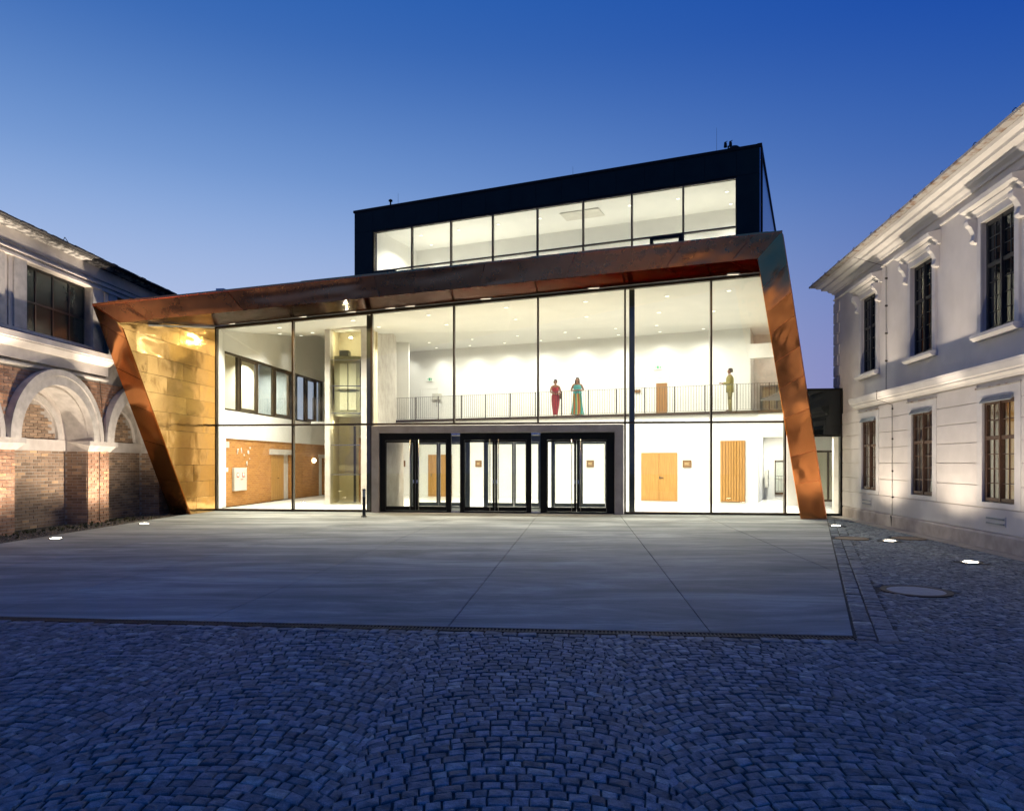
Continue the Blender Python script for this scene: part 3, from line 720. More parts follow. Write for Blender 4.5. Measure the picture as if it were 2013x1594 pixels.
# ================================================================== FOYER (glass hall)
foyer = thing('glass_foyer', 'brightly lit foyer with tall glass front and white interior under a copper frame', 'building', FA)
def toF(F, pts): return [F.inverted() @ Vector(p) for p in pts]
fl = [(-10.25, 24.0), (10.5, 21.66), (10.8, 22.4), (16.0, 36), (2, 44), (-9.2, 38.4)]
MB().prism([(x, y, -.03) for x, y in fl], (0, 0, .04)).build('foyer_floor', 'foyer_floor', foyer, W)
def head(u): return 6.14 + .0703*u
MU = [0.0, 2.70, 5.38, 8.11, 10.82, 13.55, 16.18, 18.38]
glz = MB()
for i, u in enumerate(MU):
    z0 = 2.86 if 5.4 < u < 13.5 and u not in (5.38, 13.55) else 0
    mm = MB(); w_ = .055 if i else .09
    mm.hexa([(u-w_/2, -.03, z0), (u+w_/2, -.03, z0), (u+w_/2, -.03, head(u)), (u-w_/2, -.03, head(u))], [(u-w_/2, .13, z0), (u+w_/2, .13, z0), (u+w_/2, .13, head(u)), (u-w_/2, .13, head(u))])
    mm.build('mullion', 'bronze_metal', foyer)
mm = MB(); mm.box(-.05, 18.42, -.035, .12, 2.83, 2.89); mm.build('transom', 'bronze_metal', foyer)
MB().box(-.05, 5.42, -.04, .12, .0, .075).build('sill_rail', 'bronze_metal', foyer); MB().box(13.52, 18.45, -.04, .12, .0, .075).build('sill_rail', 'bronze_metal', foyer)
mm = MB(); mm.hexa([(-.05, -.04, head(-.05)-.06), (18.42, -.04, head(18.42)-.06), (18.42, -.04, head(18.42)), (-.05, -.04, head(-.05))], [(-.05, .12, head(-.05)-.06), (18.42, .12, head(18.42)-.06), (18.42, .12, head(18.42)), (-.05, .12, head(-.05))])
mm.build('head_rail', 'bronze_metal', foyer)
for i, (a, b) in enumerate(zip(MU, MU[1:])):
    A = [(a+.03, .04, 2.89), (b-.03, .04, 2.89), (b-.03, .04, head(b)-.06), (a+.03, .04, head(a)-.06)]
    MB().hexa(A, [(x, .055, z) for x, y, z in A]).build('pane', 'clear_glass', foyer)
    if not (5.3 < a < 13.5):
        A = [(a+.03, .04, .075), (b-.03, .04, .075), (b-.03, .04, 2.83), (a+.03, .04, 2.83)]
        MB().hexa(A, [(x, .055, z) for x, y, z in A]).build('pane', 'clear_glass', foyer)
for u in (5.20, 13.78):
    MB().box(u-.085, u+.085, .30, .48, 0.01, head(u)-.02).build('steel_column', 'column_paint', foyer, bevel=.01)
# ceiling: front part slopes from the glass head to a soffit edge, rear part is flat over the balcony
def zray(px, py, z): Z = (z - 1.6)*1400/(910 - py); return (px - 1006)/1400*Z, Z
m0, m1 = Vector(zray(775, 656, 7.35)), Vector(zray(1057, 648, 7.35)); Mp = []
t_end = (.3845*m0.y - m0.x) / ((m1 - m0).x - .3845*(m1 - m0).y)
for t_ in (-.90, 0, .8, 1.5, t_end):
    q_ = m0 + (m1 - m0)*t_; Mp.append((q_.x, q_.y, 7.35))
Fp = [tuple(wp(FA, u, .13, head(u)+.0)) for u in (-.3, 5.38, 10.0, 14.0, 18.45)]
ce = MB()
for (a, b), (c_, d_) in zip(zip(Fp, Fp[1:]), zip(Mp, Mp[1:])): ce.poly([a, b, d_]); ce.poly([a, d_, c_]); ce.poly([c_, d_, (d_[0], d_[1], 7.8), (c_[0], c_[1], 7.8)])
ce.build('ceiling', 'ceiling_plaster', foyer, W)
rear = [(p[0], p[1], 7.8) for p in Mp] + [(12.9, 34.0, 7.8), (2, 44, 7.8), (-9.4, 44, 7.8)]
MB().poly(rear).build('rear_ceiling', 'ceiling_plaster', foyer, W)
# outer roof and hidden side wall
lid = [wp(FA, -.3, .2, 6.4), wp(FA, 18.4, .2, 7.75), Vector((12.9, 34.0, 8.3)), Vector((2, 45, 9.2)), Vector((-9.6, 45, 9.2)), Vector((-11.0, 25, 7.1))]
MB().poly(lid).build('roof', 'dark_metal', foyer, W)
rw = MB(); a = wp(FA, 18.40, .14, 0); dirn = Vector((.3845, 1.0, 0)); b = a + dirn*12.0
rw.hexa([(a.x, a.y, 0), (b.x, b.y, 0), (b.x, b.y, 7.9), (a.x, a.y, head(18.4))], [(a.x+.1, a.y-.03, 0), (b.x+.1, b.y-.03, 0), (b.x+.1, b.y-.03, 7.9), (a.x+.1, a.y-.03, head(18.4))])
rw2 = MB(); zc = 2.75
rw2.hexa([(a.x, a.y, zc), (b.x, b.y, zc), (b.x, b.y, 8.0), (a.x, a.y, head(18.4))], [(a.x+.1, a.y-.03, zc), (b.x+.1, b.y-.03, zc), (b.x+.1, b.y-.03, 8.0), (a.x+.1, a.y-.03, head(18.4))])
rw2.build('side_wall', 'white_plaster', foyer, W)
# balcony
MB().box(0, 18.0, 0, 5.2, 3.56, 3.695).build('balcony_floor', 'foyer_floor', foyer, FB)
MB().box(-.02, 18.0, -.05, -.004, 3.58, 3.70).build('balcony_edge', 'bronze_metal', foyer, FB)
UB = [(12.35, 13.86, .01, 2.03), (15.59, 16.56, .01, 2.50), (2.02, 3.30, .01, 1.97)]
MB().holes(-.2, 17.05, .0, 3.555, .06, .22, []).build('ground_wall', 'white_plaster', foyer, FB)
MB().box(17.05, 18.0, .0, .22, 2.62, 3.555).build('ground_wall_lintel', 'white_plaster', foyer, FB)
MB().box(-3.2, 16.4, 4.5, 4.65, 3.695, 7.85).build('balcony_back_wall', 'white_plaster', foyer, FB)
MB().box(16.2, 16.4, 4.66, 7.0, 3.695, 7.85).build('passage_wall', 'pale_plaster', foyer, FB)
MB().box(16.4, 18.1, 6.6, 6.8, 3.6, 7.85).build('passage_back', 'pale_plaster', foyer, FB)
MB().box(16.4, 17.9, 4.1, 4.5, 6.35, 7.0).build('passage_beam', 'white_plaster', foyer, FB)
pd = MB(); pd.holes(16.7, 18.2, 3.7, 5.35, 6.52, 6.58, [(16.8, 17.4, 3.75, 5.28), (17.48, 18.1, 3.75, 5.28)]); pd = pd.build('passage_door', 'grey_metal', foyer, FB)
MB().box(16.8, 18.1, 6.55, 6.56, 3.75, 5.28).build('pane', 'lift_glass', pd, FB)
# ground floor recess on the right
MB().box(16.2, 21.0, 3.6, 3.75, 0, 3.555).build('recess_back', 'white_plaster', foyer, FB)
MB().box(16.9, 17.04, .225, 3.6, 0, 3.555).build('recess_side', 'white_plaster', foyer, FB)
rw_ = MB(); rw_.holes(17.50, 18.85, .22, 1.72, 3.54, 3.59, [(17.54, 18.81, .32, 1.69)]); rw_ = rw_.build('recess_window', 'bronze_metal', foyer, FB)
MB().box(17.54, 18.81, 3.56, 3.57, .32, 1.69).build('pane', 'clear_glass', rw_, FB)
mb = MB(); mb.box(17.52, 18.83, 3.49, 3.50, 1.02, 1.04); mb.box(17.52, 18.83, 3.49, 3.50, .36, .38)
for k in range(12): x = 17.53 + k*.115; mb.box(x, x+.012, 3.49, 3.50, .38, 1.02)
mb.build('window_guard', 'grey_metal', rw_, FB)
# wooden doors
dd = MB().box(12.35, 13.86, .02, .055, .02, 2.03).build('oak_double_door', 'oak', foyer, FB)
for x in (12.35, 13.108): MB().box(x+.006, x+.746, -.005, .019, .03, 2.02).build('door_leaf', 'oak', dd, FB)
MB().box(13.13, 13.30, -.05, -.006, .98, 1.0).box(13.13, 13.15, -.03, -.006, .93, 1.05).build('door_handle', 'steel', dd, FB)
sl = MB().box(15.59, 16.56, .03, .055, .04, 2.50).build('oak_slat_panel', 'oak_dark', foyer, FB)
for k in range(9): x = 15.60 + k*.1068; MB().box(x, x+.085, -.02, .029, .04, 2.50).build('slat', 'oak', sl, FB)
d3 = MB().box(2.02, 3.30, .02, .055, .01, 2.0).build('oak_door', 'oak', foyer, FB)
MB().box(2.2, 2.22, -.03, .02, .95, 1.1).build('door_handle', 'steel', d3, FB)
bd = MB(); bd.holes(11.45, 12.72, 3.70, 5.78, 4.46, 4.495, [(11.53, 12.64, 3.70, 5.70)]); bd = bd.build('white_door', 'ceiling_plaster', foyer, FB)
MB().box(11.54, 12.62, 4.47, 4.49, 3.70, 5.69).build('door_leaf', 'white_plaster', bd, FB)
MB().box(12.08, 12.60, 4.44, 4.465, 3.70, 5.44).build('oak_leaf', 'oak_dark', bd, FB)
bd2 = MB(); bd2.holes(-1.0, .15, 3.70, 5.75, 4.46, 4.495, [(-.93, .08, 3.70, 5.68)]); bd2 = bd2.build('white_door', 'ceiling_plaster', foyer, FB)
MB().box(-.92, .07, 4.47, 4.49, 3.70, 5.67).build('door_leaf', 'white_plaster', bd2, FB)
# left interior wall: brick below, long window band above
MB().holes(0, 10.5, 2.50, 7.9, 0, .3, [(.03, 10.05, 3.52, 5.67)]).build('left_wall', 'white_plaster', foyer, FI)
MB().holes(.10, 10.5, 0, 2.50, .05, .3, [(4.05, 6.05, 0, 1.96), (9.5, 10.3, 0, 1.85)]).build('brick_wall', 'foyer_brick', foyer, FI)
MB().box(-.25, .098, -.03, .3, 0, 2.50).box(-.25, -.001, -.03, .3, 2.50, 6.5).build('wall_end', 'white_plaster', foyer, FI)
MB().box(3.85, 6.2, -.015, .06, 1.96, 2.18).build('door_lintel', 'raw_concrete', foyer, FI)
MB().box(.1, .38, -.012, .06, 2.16, 2.38).build('lintel_end', 'raw_concrete', foyer, FI)
MB().box(9.4, 10.4, -.015, .06, 1.85, 2.02).build('lintel_end', 'raw_concrete', foyer, FI)
od = MB().box(4.06, 5.38, .09, .13, .01, 1.955).build('oak_door', 'oak', foyer, FI)
for k in range(6): x = 4.07 + k*.218; MB().box(x, x+.212, .07, .089, .02, 1.95).build('plank', 'oak', od, FI)
MB().box(4.75, 4.85, .04, .069, .95, .97).build('door_handle', 'iron', od, FI)
MB().box(5.40, 6.04, .16, .2, .01, 1.955).build('door_reveal', 'pale_plaster', foyer, FI)
MB().box(9.5, 10.3, .2, .24, 0, 1.85).build('pale_door', 'white_plaster', foyer, FI)
wb = MB(); xs_ = [.03, 1.25, 2.80, 4.35, 5.95, 7.85, 9.15, 10.05]
hs = [(a+.08, b-.08, 3.60, 5.59) for a, b in zip(xs_, xs_[1:])]
wb.holes(.03, 10.05, 3.52, 5.67, .06, .16, hs); wb = wb.build('window_band', 'bronze_metal', foyer, FI)
for a, b, c_, d_ in hs: MB().box(a, b, .10, .115, c_, d_).build('pane', 'clear_glass', wb, FI)
for a, b, c_, d_ in hs[1::2]:
    mb = MB(); mb.holes(a+.01, b-.01, c_+.01, d_-.01, .03, .09, [(a+.09, b-.09, c_+.09, d_-.09)]); mb.build('casement', 'bronze_metal', wb, FI)
side = MB(); side.poly([(-.2, 1.6, 3.4), (6.2, 1.6, 3.4), (6.2, 1.6, 6.0), (-.2, 1.6, 6.0)]); side.poly([(-.2, .3, 3.4), (6.2, .3, 3.4), (6.2, 1.6, 3.4), (-.2, 1.6, 3.4)]); side.poly([(-.2, .3, 6), (-.2, 1.6, 6), (6.2, 1.6, 6), (6.2, .3, 6)]); side.poly([(-.2, .3, 3.4), (-.2, 1.6, 3.4), (-.2, 1.6, 6), (-.2, .3, 6)])
side.build('side_room', 'room_paint', foyer, FI)
side = MB(); side.poly([(6.25, 1.6, 3.4), (10.6, 1.6, 3.4), (10.6, 1.6, 6.0), (6.25, 1.6, 6.0)]); side.poly([(6.25, .3, 3.4), (6.25, 1.6, 3.4), (6.25, 1.6, 6), (6.25, .3, 6)]); side.poly([(6.25, .3, 6), (6.25, 1.6, 6), (10.6, 1.6, 6), (10.6, .3, 6)]); side.build('grey_side_room', 'grey_room', foyer, FI)
MB().prism([(-9.6, 36.3, 0), (-5.3, 36.6, 0), (-5.3, 36.8, 0), (-9.6, 36.5, 0)], (0, 0, 7.9)).build('rear_wall', 'white_plaster', foyer, W)
MB().prism([(-6.0, 28.55, 0), (-5.86, 28.55, 0), (-5.68, 35.0, 0), (-7.4, 40.6, 0), (-7.6, 40.6, 0), (-5.86, 35.2, 0)], (0, 0, 7.9)).build('concrete_wall', 'raw_concrete', foyer, W)

MB().prism([(-10.0, 24.0, 0), (-9.93, 24.0, 0), (-10.36, 25.5, 0), (-10.46, 25.5, 0)], (0, 0, 6.25)).build('wall_return', 'white_plaster', foyer, W)
# vestibule of concrete with three pairs of doors
ves = thing('entrance_porch', 'grey concrete entrance frame holding three pairs of black glass doors', 'entrance', FA)
pc = MB(); pc.holes(5.43, 13.50, 0, 2.80, -.16, 2.9, [(5.67, 13.23, -.1, 2.57)]); pc.build('concrete_frame', 'portal_concrete', ves, bevel=.008)
SETS = [(5.68, 5.89, 6.77, 6.94, 7.85, 8.03), (8.32, 8.48, 9.37, 9.52, 10.43, 10.61), (10.90, 11.14, 11.96, 12.12, 12.95, 13.22)]
def doorset(s, y, mat, handles):
    a, b, c_, d_, e, f_ = s; m_ = (c_+d_)/2
    fr = MB(); fr.holes(a, f_, .02, 2.56, y, y+.10, [(b-.03, e+.03, .06, 2.33)])
    fr = fr.build('door_frame', mat, ves)
    for x0, x1, g0, g1, hx in ((b-.025, m_-.006, b+.0, c_, c_-.0), (m_+.006, e+.025, d_, e, d_)):
        lf = MB(); lf.holes(x0, x1, .07, 2.325, y+.01, y+.065, [(g0, g1, .20, 2.26)]); lf = lf.build('door', mat, ves)
        MB().box(g0, g1, y+.03, y+.04, .20, 2.26).build('pane', 'clear_glass', lf)
        if handles:
            hx += -.07 if hx == c_ else .05
            mb = MB(); mb.cyl((hx, y-.08, .10), (hx, y-.08, 2.36), .014, 10)
            for z_ in (.4, 1.2, 2.1): mb.cyl((hx, y-.08, z_), (hx, y+.02, z_), .009, 8)
            mb.build('pull_handle', 'steel', lf, smooth=True)
            kx = x1-.05 if hx < m_ else x0+.05
            MB().box(kx-.02, kx+.02, y-.01, y+.011, .95, 1.06).build('lock_plate', 'steel', lf)
for s in SETS: doorset(s, -.06, 'dark_metal', True)
IN = [(6.05, 6.15, 7.02, 7.16, 7.95, 8.22), (8.72, 8.88, 9.72, 9.86, 10.64, 10.80), (11.10, 11.24, 12.05, 12.2, 12.95, 13.22)]
for s in IN: doorset(s, 2.3, 'grey_metal', False)
for a, b in ((8.05, 8.30), (10.63, 10.88)):
    MB().box(a-.02, b+.02, -.03, -.02, .08, 2.50).build('side_pane', 'clear_glass', ves)
    MB().box(a-.02, b+.02, -.05, .03, .0, .08).box(a-.02, b+.02, -.05, .03, 2.50, 2.56).build('side_pane_clamp', 'steel', ves)
MB().box(5.675, 13.225, -.10, 2.85, .005, .019).build('entrance_mat', 'grey_metal', ves)

# ================================================================== COPPER FRAME
frame_t = thing('copper_portal', 'huge leaning copper frame around the glass front', 'frame', W)
LO0, LI0 = Vector((-10.62, 22.20, .0)), Vector((-10.02, 22.20, .0))
LOT, LIT = Vector((-10.85, 18.44, 5.70)), Vector((-10.26, 18.67, 5.28))
RI0, RO0 = Vector((8.25, 20.36, 0)), Vector((8.97, 20.36, 0))
RIT, ROT = Vector((6.99, 20.30, 7.43)), Vector((7.685, 20.30, 8.20))
rc = random.Random(21)
def dent_panel(a, b, c_, d_, n_out, name, mat, thick=.03, nu=10, nv=10, amp=.012, seed=0, lift=0.0):
    """sheet metal panel a-b-c-d, gently dented, with a folded thickness"""
    mb = MB(); rr = random.Random(seed); n_out = n_out.normalized()
    bl = [(rr.random(), rr.random(), rr.uniform(.12, .35), rr.uniform(-1, 1)) for _ in range(7)]
    def P(u, v):
        p = (a*(1-u)+b*u)*(1-v) + (d_*(1-u)+c_*u)*v
        e = min(u, 1-u, v, 1-v); wgt = min(1, e*6)
        h = sum(s_*math.exp(-(((u-x)/r_)**2 + ((v-y)/r_)**2)) for x, y, r_, s_ in bl)*amp*wgt
        return p + n_out*(thick + lift + h)
    for j in range(nv+1):
        for i in range(nu+1): mb.v.append(tuple(P(i/nu, j/nv)))
    for j in range(nv):
        for i in range(nu): k = j*(nu+1)+i; mb.f.append((k, k+1, k+nu+2, k+nu+1))
    for p0, p1, u0, v0, u1, v1 in ((a, b, 0, 0, 1, 0), (b, c_, 1, 0, 1, 1), (c_, d_, 1, 1, 0, 1), (d_, a, 0, 1, 0, 0)):
        mb.poly([P(u1, v1), P(u0, v0), p0, p1])
    o = mb.build(name, mat, frame_t)
    for p in o.data.polygons[:nu*nv]: p.use_smooth = True
    return o
L_ = lambda p, q, t_: p*(1-t_) + q*t_
def normal(a, b, d_): return (b-a).cross(d_-a).normalized()
# solid cores
mb = MB(); bk = Vector((-.12, .30, .05)); mb.hexa([LO0, LI0, LIT, LOT], [LO0+Vector((0, .3, 0)), LI0+Vector((-.02, .3, 0)), LIT+Vector((-.02, .3, 0)), LOT+Vector((0, .3, 0))])
mb.build('leg_core', 'dark_metal', frame_t)
mb = MB(); ex = Vector((.18, .33, 0)); mb.hexa([RI0, RO0, ROT, RIT], [RI0+ex, RO0+ex, ROT+ex, RIT+ex]); mb.build('leg_core', 'copper_beam', frame_t)
ex = Vector((.0, .4, .1)); mb = MB(); mb.hexa([LIT, RIT, ROT, LOT], [LIT+ex+Vector((0, 0, .06)), RIT+ex+Vector((0, 0, .06)), ROT+ex, LOT+ex]); mb.build('beam_core', 'copper_beam', frame_t)
# beam panels
cuts = [0, .040, .18, .385, .545, .68, .845, .955, 1.0]
nB = normal(LIT, RIT, LOT)
if nB.y > 0: nB = -nB
for k, (t0, t1) in enumerate(zip(cuts, cuts[1:])):
    t0 += .0006; t1 -= .0006
    dent_panel(L_(LIT, RIT, t0), L_(LIT, RIT, t1), L_(LOT, ROT, t1), L_(LOT, ROT, t0), nB, 'copper_panel', 'copper_beam', seed=40+k, nu=24, amp=.010 if k not in (2,) else .028, lift=.004*(k % 2))
mb = MB()
for k, (t0, t1) in enumerate(zip(cuts, cuts[1:])):       # folded flashings along the top edge
    for j in range(2):
        a0, a1 = t0 + (t1-t0)*j/2, t0 + (t1-t0)*(j+1)/2; h = .03 + .012*((k+j) % 2)
        A, B = L_(LOT, ROT, a0), L_(LOT, ROT, a1)
        f0, f1 = nB*.05, Vector((0, .5, 0))
        mb.hexa([A+f0-Vector((0, 0, .02)), B+f0-Vector((0, 0, .02)), B+f0+Vector((0, 0, h)), A+f0+Vector((0, 0, h))], [A+f1-Vector((0, 0, .02)), B+f1-Vector((0, 0, .02)), B+f1+Vector((0, 0, h-.03)), A+f1+Vector((0, 0, h-.03))])
mb.build('top_flashing', 'copper_beam', frame_t)
# legs
for lo0, li0, lot, lit, cts, sd_ in ((LO0, LI0, LOT, LIT, [0, .20, .40, .575, .74, .93, 1.0], 70), (RI0, RO0, RIT, ROT, [0, .135, .24, .385, .50, .60, .71, .79, .885, 1.0], 90)):
    nL = normal(lo0, li0, lot)
    if nL.y > 0: nL = -nL
    for k, (t0, t1) in enumerate(zip(cts, cts[1:])):
        t0 += .0012; t1 -= .0012
        dent_panel(L_(lo0, lot, t0), L_(li0, lit, t0), L_(li0, lit, t1), L_(lo0, lot, t1), nL, 'copper_panel', 'copper_leg', seed=sd_+k, amp=.017 if (sd_ == 90 and k in (3, 5, 1)) else .008, lift=.003*(k % 2))
# soffit between beam and glass
GH = [wp(FA, u, -.10, head(u)+.035) for u in (-.1, 18.3)]
SB = [L_(LIT, RIT, 0), L_(LIT, RIT, 1)]
GHl = Vector((-9.98, 23.72, 6.16)); GHr = GH[1]; RITs = RIT + Vector((0.0, .05, 0))
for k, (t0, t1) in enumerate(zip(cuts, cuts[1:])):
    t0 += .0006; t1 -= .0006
    dent_panel(L_(LIT, RITs, t1), L_(LIT, RITs, t0), L_(GHl, GHr, t0), L_(GHl, GHr, t1), Vector((0, .1, -1)), 'soffit_panel', 'copper_soffit_shaded', thick=.004, seed=140+k, nu=16, nv=12, amp=.012)
# left reveal wall clad with long polished copper sheets
mB = Vector((-10.02, 22.20, 0)); dv = Vector((.067, 1.0, 0)); nW = Vector((1.0, -.067, 0))
def onw(y, z): return Vector((-10.02 + .067*(y-22.2), y, z))
def fronty(z): return 22.20 + (18.67-22.20)*z/5.28
def topz(y): return 5.28 + (6.16-5.28)*(y-18.67)/(23.8-18.67)
MB().poly([onw(22.2, 0)-nW*.02, onw(23.76, 0)-nW*.02, onw(23.76, 6.16)-nW*.02, onw(18.67, 5.28)-nW*.02]).build('wall_backing', 'dark_metal', frame_t)
ROWS = 12; hz = 6.16/ROWS
for r in range(ROWS):
    z0, z1 = r*hz + .004, (r+1)*hz - .004
    ycut = 22.9 + (.55 if r % 2 else -.35) - r*.10
    ya0, ya1 = fronty(z0), fronty(z1); ye = 23.74
    joints = [y_ for y_ in (ycut - 1.9, ycut) if y_ > max(ya0, ya1) + .2] + [ye]
    prev = None
    for j, y1 in enumerate(joints):
        y0a, y0b = (ya0, ya1) if prev is None else (prev + .004, prev + .004)
        prev = y1; y1 -= .004
        def ok(y_, z_): return min(z_, topz(max(y_, 18.67)) - .004)
        a, b, c_, d_ = onw(y0a, ok(y0a, z0)), onw(y1, ok(y1, z0)), onw(y1, ok(y1, z1)), onw(y0b, ok(y0b, z1))
        if c_.z - b.z < .03: continue
        if d_.z - a.z < .02: d_ = d_ + Vector((0, 0, .02))
        dent_panel(a, b, c_, d_, nW, 'copper_sheet', 'copper_wall_lit', thick=.012, seed=300+r*5+j, nu=14, nv=8, amp=.006, lift=rc.uniform(0, .006))
# pale painted strip at the glass head and along the wall top
mb = MB()
for A, B in ((wp(FA, -.1, -.14, head(-.1)+.01), wp(FA, 17.75, -.14, head(17.75)+.01)), (onw(19.9, 5.42)+nW*.05, onw(23.65, 6.07)+nW*.05)):
    up = Vector((0, 0, .045)); bk = Vector((0, .06, 0)) if A.y > 22 and A.x > -10 else Vector((-.03, 0, 0))
    mb.hexa([A, B, B+up, A+up], [A+bk, B+bk, B+bk+up, A+bk+up])
mb.build('edge_strip', 'white_plaster', frame_t)
MB().hexa([LOT+Vector((.1, .5, -.02)), ROT+Vector((.0, .45, -.02)), Vector((10.2, 28, 9.1)), Vector((-10.3, 26, 6.9))], [LOT+Vector((.1, .5, -.12)), ROT+Vector((.0, .45, -.12)), Vector((10.2, 28, 9.0)), Vector((-10.3, 26, 6.8))]).build('roof_sheet', 'copper_beam', frame_t)

# ================================================================== DARK UPPER HALL
upper = thing('upper_hall', 'black clad upper hall with a long lit window band above the copper roof', 'building', FB)
V = .30
MB().holes(-2.4, 17.09, 8.2, 14.30, V, V+.35, [(-1.3, 16.19, 10.0, 13.22)]).build('front_wall', 'dark_metal', upper)
def clad(x0, x1, z0, z1): MB().box(x0+.004, x1-.004, V-.03, V-.002, z0, z1).build('cladding_panel', 'cladding', upper)
xs_ = [-2.40] + [-1.30 + (17.49)*k/14 for k in range(15)] + [17.09]
for a, b in zip(xs_, xs_[1:]): clad(a, b, 13.25, 14.28)
clad(-2.40, -1.32, 9.0, 13.24); clad(16.21, 17.09, 9.0, 13.24)
MB().box(17.09, 17.12, V+.0, 13, 8.2, 14.28).build('side_wall', 'cladding_side', upper)
MB().box(-2.42, -2.40, V, 13, 8.2, 14.28).build('side_wall', 'cladding', upper)
MB().box(17.00, 17.18, V-.05, 13.1, 14.28, 14.42).box(-2.46, 17.0, V-.06, V+.2, 14.28, 14.40).build('roof_coping', 'dark_metal', upper)
MB().box(-2.4, 17.0, V+.2, 13, 14.1, 14.30).build('roof', 'dark_metal', upper)
MB().box(17.10, 17.20, V+.02, V+.14, 9, 14.28).build('corner_trim', 'dark_metal', upper)
UM = [-1.3, .92, 3.08, 5.28, 7.51, 9.68, 11.87, 14.05, 16.19]
for i, u in enumerate(UM): MB().box(u-.035, u+.035, V+.02, V+.16, 10.0, 13.22).build('mullion', 'bronze_metal', upper)
MB().box(-1.3, 16.19, V+.01, V+.15, 11.17, 11.24).box(-1.3, 16.19, V+.01, V+.15, 13.16, 13.22).build('window_rail', 'bronze_metal', upper)
for a, b in zip(UM, UM[1:]):
    MB().box(a+.035, b-.035, V+.08, V+.10, 10.0, 11.17).build('pane', 'clear_glass', upper); MB().box(a+.035, b-.035, V+.08, V+.10, 11.24, 13.16).build('pane', 'clear_glass', upper)
for a, b in ((-1.26, .0), (12.66, 14.01)):
    mb = MB(); mb.holes(a, b, 10.3, 11.17, V-.02, V+.12, [(a+.14, b-.14, 10.4, 11.05)]); mb.build('vent_casement', 'dark_metal', upper)
V2 = 4.6
MB().box(-1.6, 17.0, V2, V2+.1, 9.6, 13.6).build('room_back', 'white_plaster', upper)
MB().box(-1.6, 17.0, V+.36, V2, 13.42, 13.5).build('room_ceiling', 'ceiling_plaster', upper)
MB().box(-1.5, -1.34, V+.36, V2, 9.6, 13.42).build('room_side', 'white_plaster', upper); MB().box(16.5, 16.6, V+.36, V2, 9.6, 13.42).build('room_side', 'white_plaster', upper)
MB().box(-1.6, 17.0, V+.36, V2, 9.5, 9.6).build('room_floor', 'foyer_floor', upper)
gr = MB().box(8.0, 9.9, 2.0, 3.1, 13.38, 13.415).build('ceiling_grille', 'cabinet_grey', upper)
# roof fittings
rv = thing('roof_vent', 'small black mushroom vent on the left end of the upper hall roof', 'vent', FB @ T(-.4, .5, 14.40))
MB().cyl((0, 0, 0), (0, 0, .25), .04, 10).build('pipe', 'dark_metal', rv); MB().lathe([(.03, .24), (.10, .27), (.10, .33), (.03, .38)], 12).build('cap', 'dark_metal', rv)
for u, h, lab in ((.04, .62, 'short thin lightning rod beside the mushroom vent'), (9.16, .45, 'short thin lightning rod in the middle of the upper hall roof'), (15.39, 1.05, 'tallest thin lightning rod near the right roof corner')):
    r_ = thing('lightning_rod', lab, 'rod', FB @ T(u, .5, 14.40), 'lightning rods on the upper hall roof')
    MB().cyl((0, 0, 0), (0, 0, h), .007, 6, .004).build('rod', 'dark_metal', r_); MB().box(-.06, .06, -.06, .06, 0, .04).build('base', 'dark_metal', r_)
sr = thing('roof_siren', 'dark twin-horn siren on a short mast at the right roof corner', 'siren', FB @ T(15.85, .5, 14.40))
MB().cyl((0, 0, 0), (0, 0, .22), .03, 8).build('mast', 'dark_metal', sr)
MB().lathe([(.25, -.02), (.25, .06), (.16, .14), (.05, .18)], 14, (.24, 0)).build('base', 'dark_metal', sr)
for x in (-.11, .09): MB().cyl((x, 0, .18), (x, 0, .36), .07, 10, .055).cyl((x-.05, 0, .38), (x+.08, 0, .42), .015, 6).build('horn', 'dark_metal', sr, smooth=False)

# ================================================================== LIFT
lift = thing('glass_lift', 'glass lift shaft in a pale concrete frame left of the entrance', 'lift', W)
ZL = 27.35
def lb(x0, x1, y0, y1, z0, z1): return MB().box(x0, x1, ZL+y0, ZL+y1, z0, z1)
lb(-7.19, -7.0, 0, .5, .0, 7.05).build('concrete_column', 'raw_concrete', lift)
lb(-5.80, -5.55, 0, .5, .0, 7.05).build('concrete_column', 'raw_concrete', lift)
lb(-7.0, -5.80, .0, .5, 6.75, 7.05).build('concrete_lintel', 'raw_concrete', lift)
lb(-7.19, -5.55, 2.0, 2.1, .0, 7.0).build('shaft_back', 'lift_back', lift)
lb(-7.19, -7.12, .5, 2.0, .0, 7.0).build('shaft_side', 'lift_back', lift); lb(-5.7, -5.62, .5, 2.0, .0, 7.0).build('shaft_side', 'lift_back', lift)
for z0, z1 in ((.03, 1.14), (1.17, 2.28), (2.31, 3.50), (3.53, 4.55), (4.58, 5.55), (5.58, 6.74)):
    lb(-6.99, -5.81, .10, .12, z0, z1).build('glass_panel', 'lift_glass', lift)
mb = MB()
for z in (1.14, 2.28, 3.50, 4.55, 5.55): mb.box(-7.0, -5.80, ZL+.09, ZL+.13, z, z+.03)
mb.build('glazing_rail', 'steel', lift)
lb(-6.42, -6.34, 1.5, 1.6, .0, 3.1).build('piston', 'iron', lift); lb(-6.08, -6.0, .9, 1.0, .05, 2.6).build('guide_rail', 'oak_dark', lift)
cb = lb(-6.9, -5.9, .3, 1.8, 3.45, 5.75).build('lift_car', 'lift_steel', lift)
lb(-6.68, -6.05, .27, .298, 3.65, 5.45).build('car_window', 'white_plaster', cb); lb(-6.38, -6.35, .255, .269, 3.65, 5.45).build('door_edge', 'grey_metal', cb); lb(-6.68, -6.05, .255, .268, 4.35, 4.40).build('hand_rail', 'grey_metal', cb)
lb(-6.75, -6.4, .5, .9, 5.75, 6.0).build('car_motor', 'grey_metal', lift)

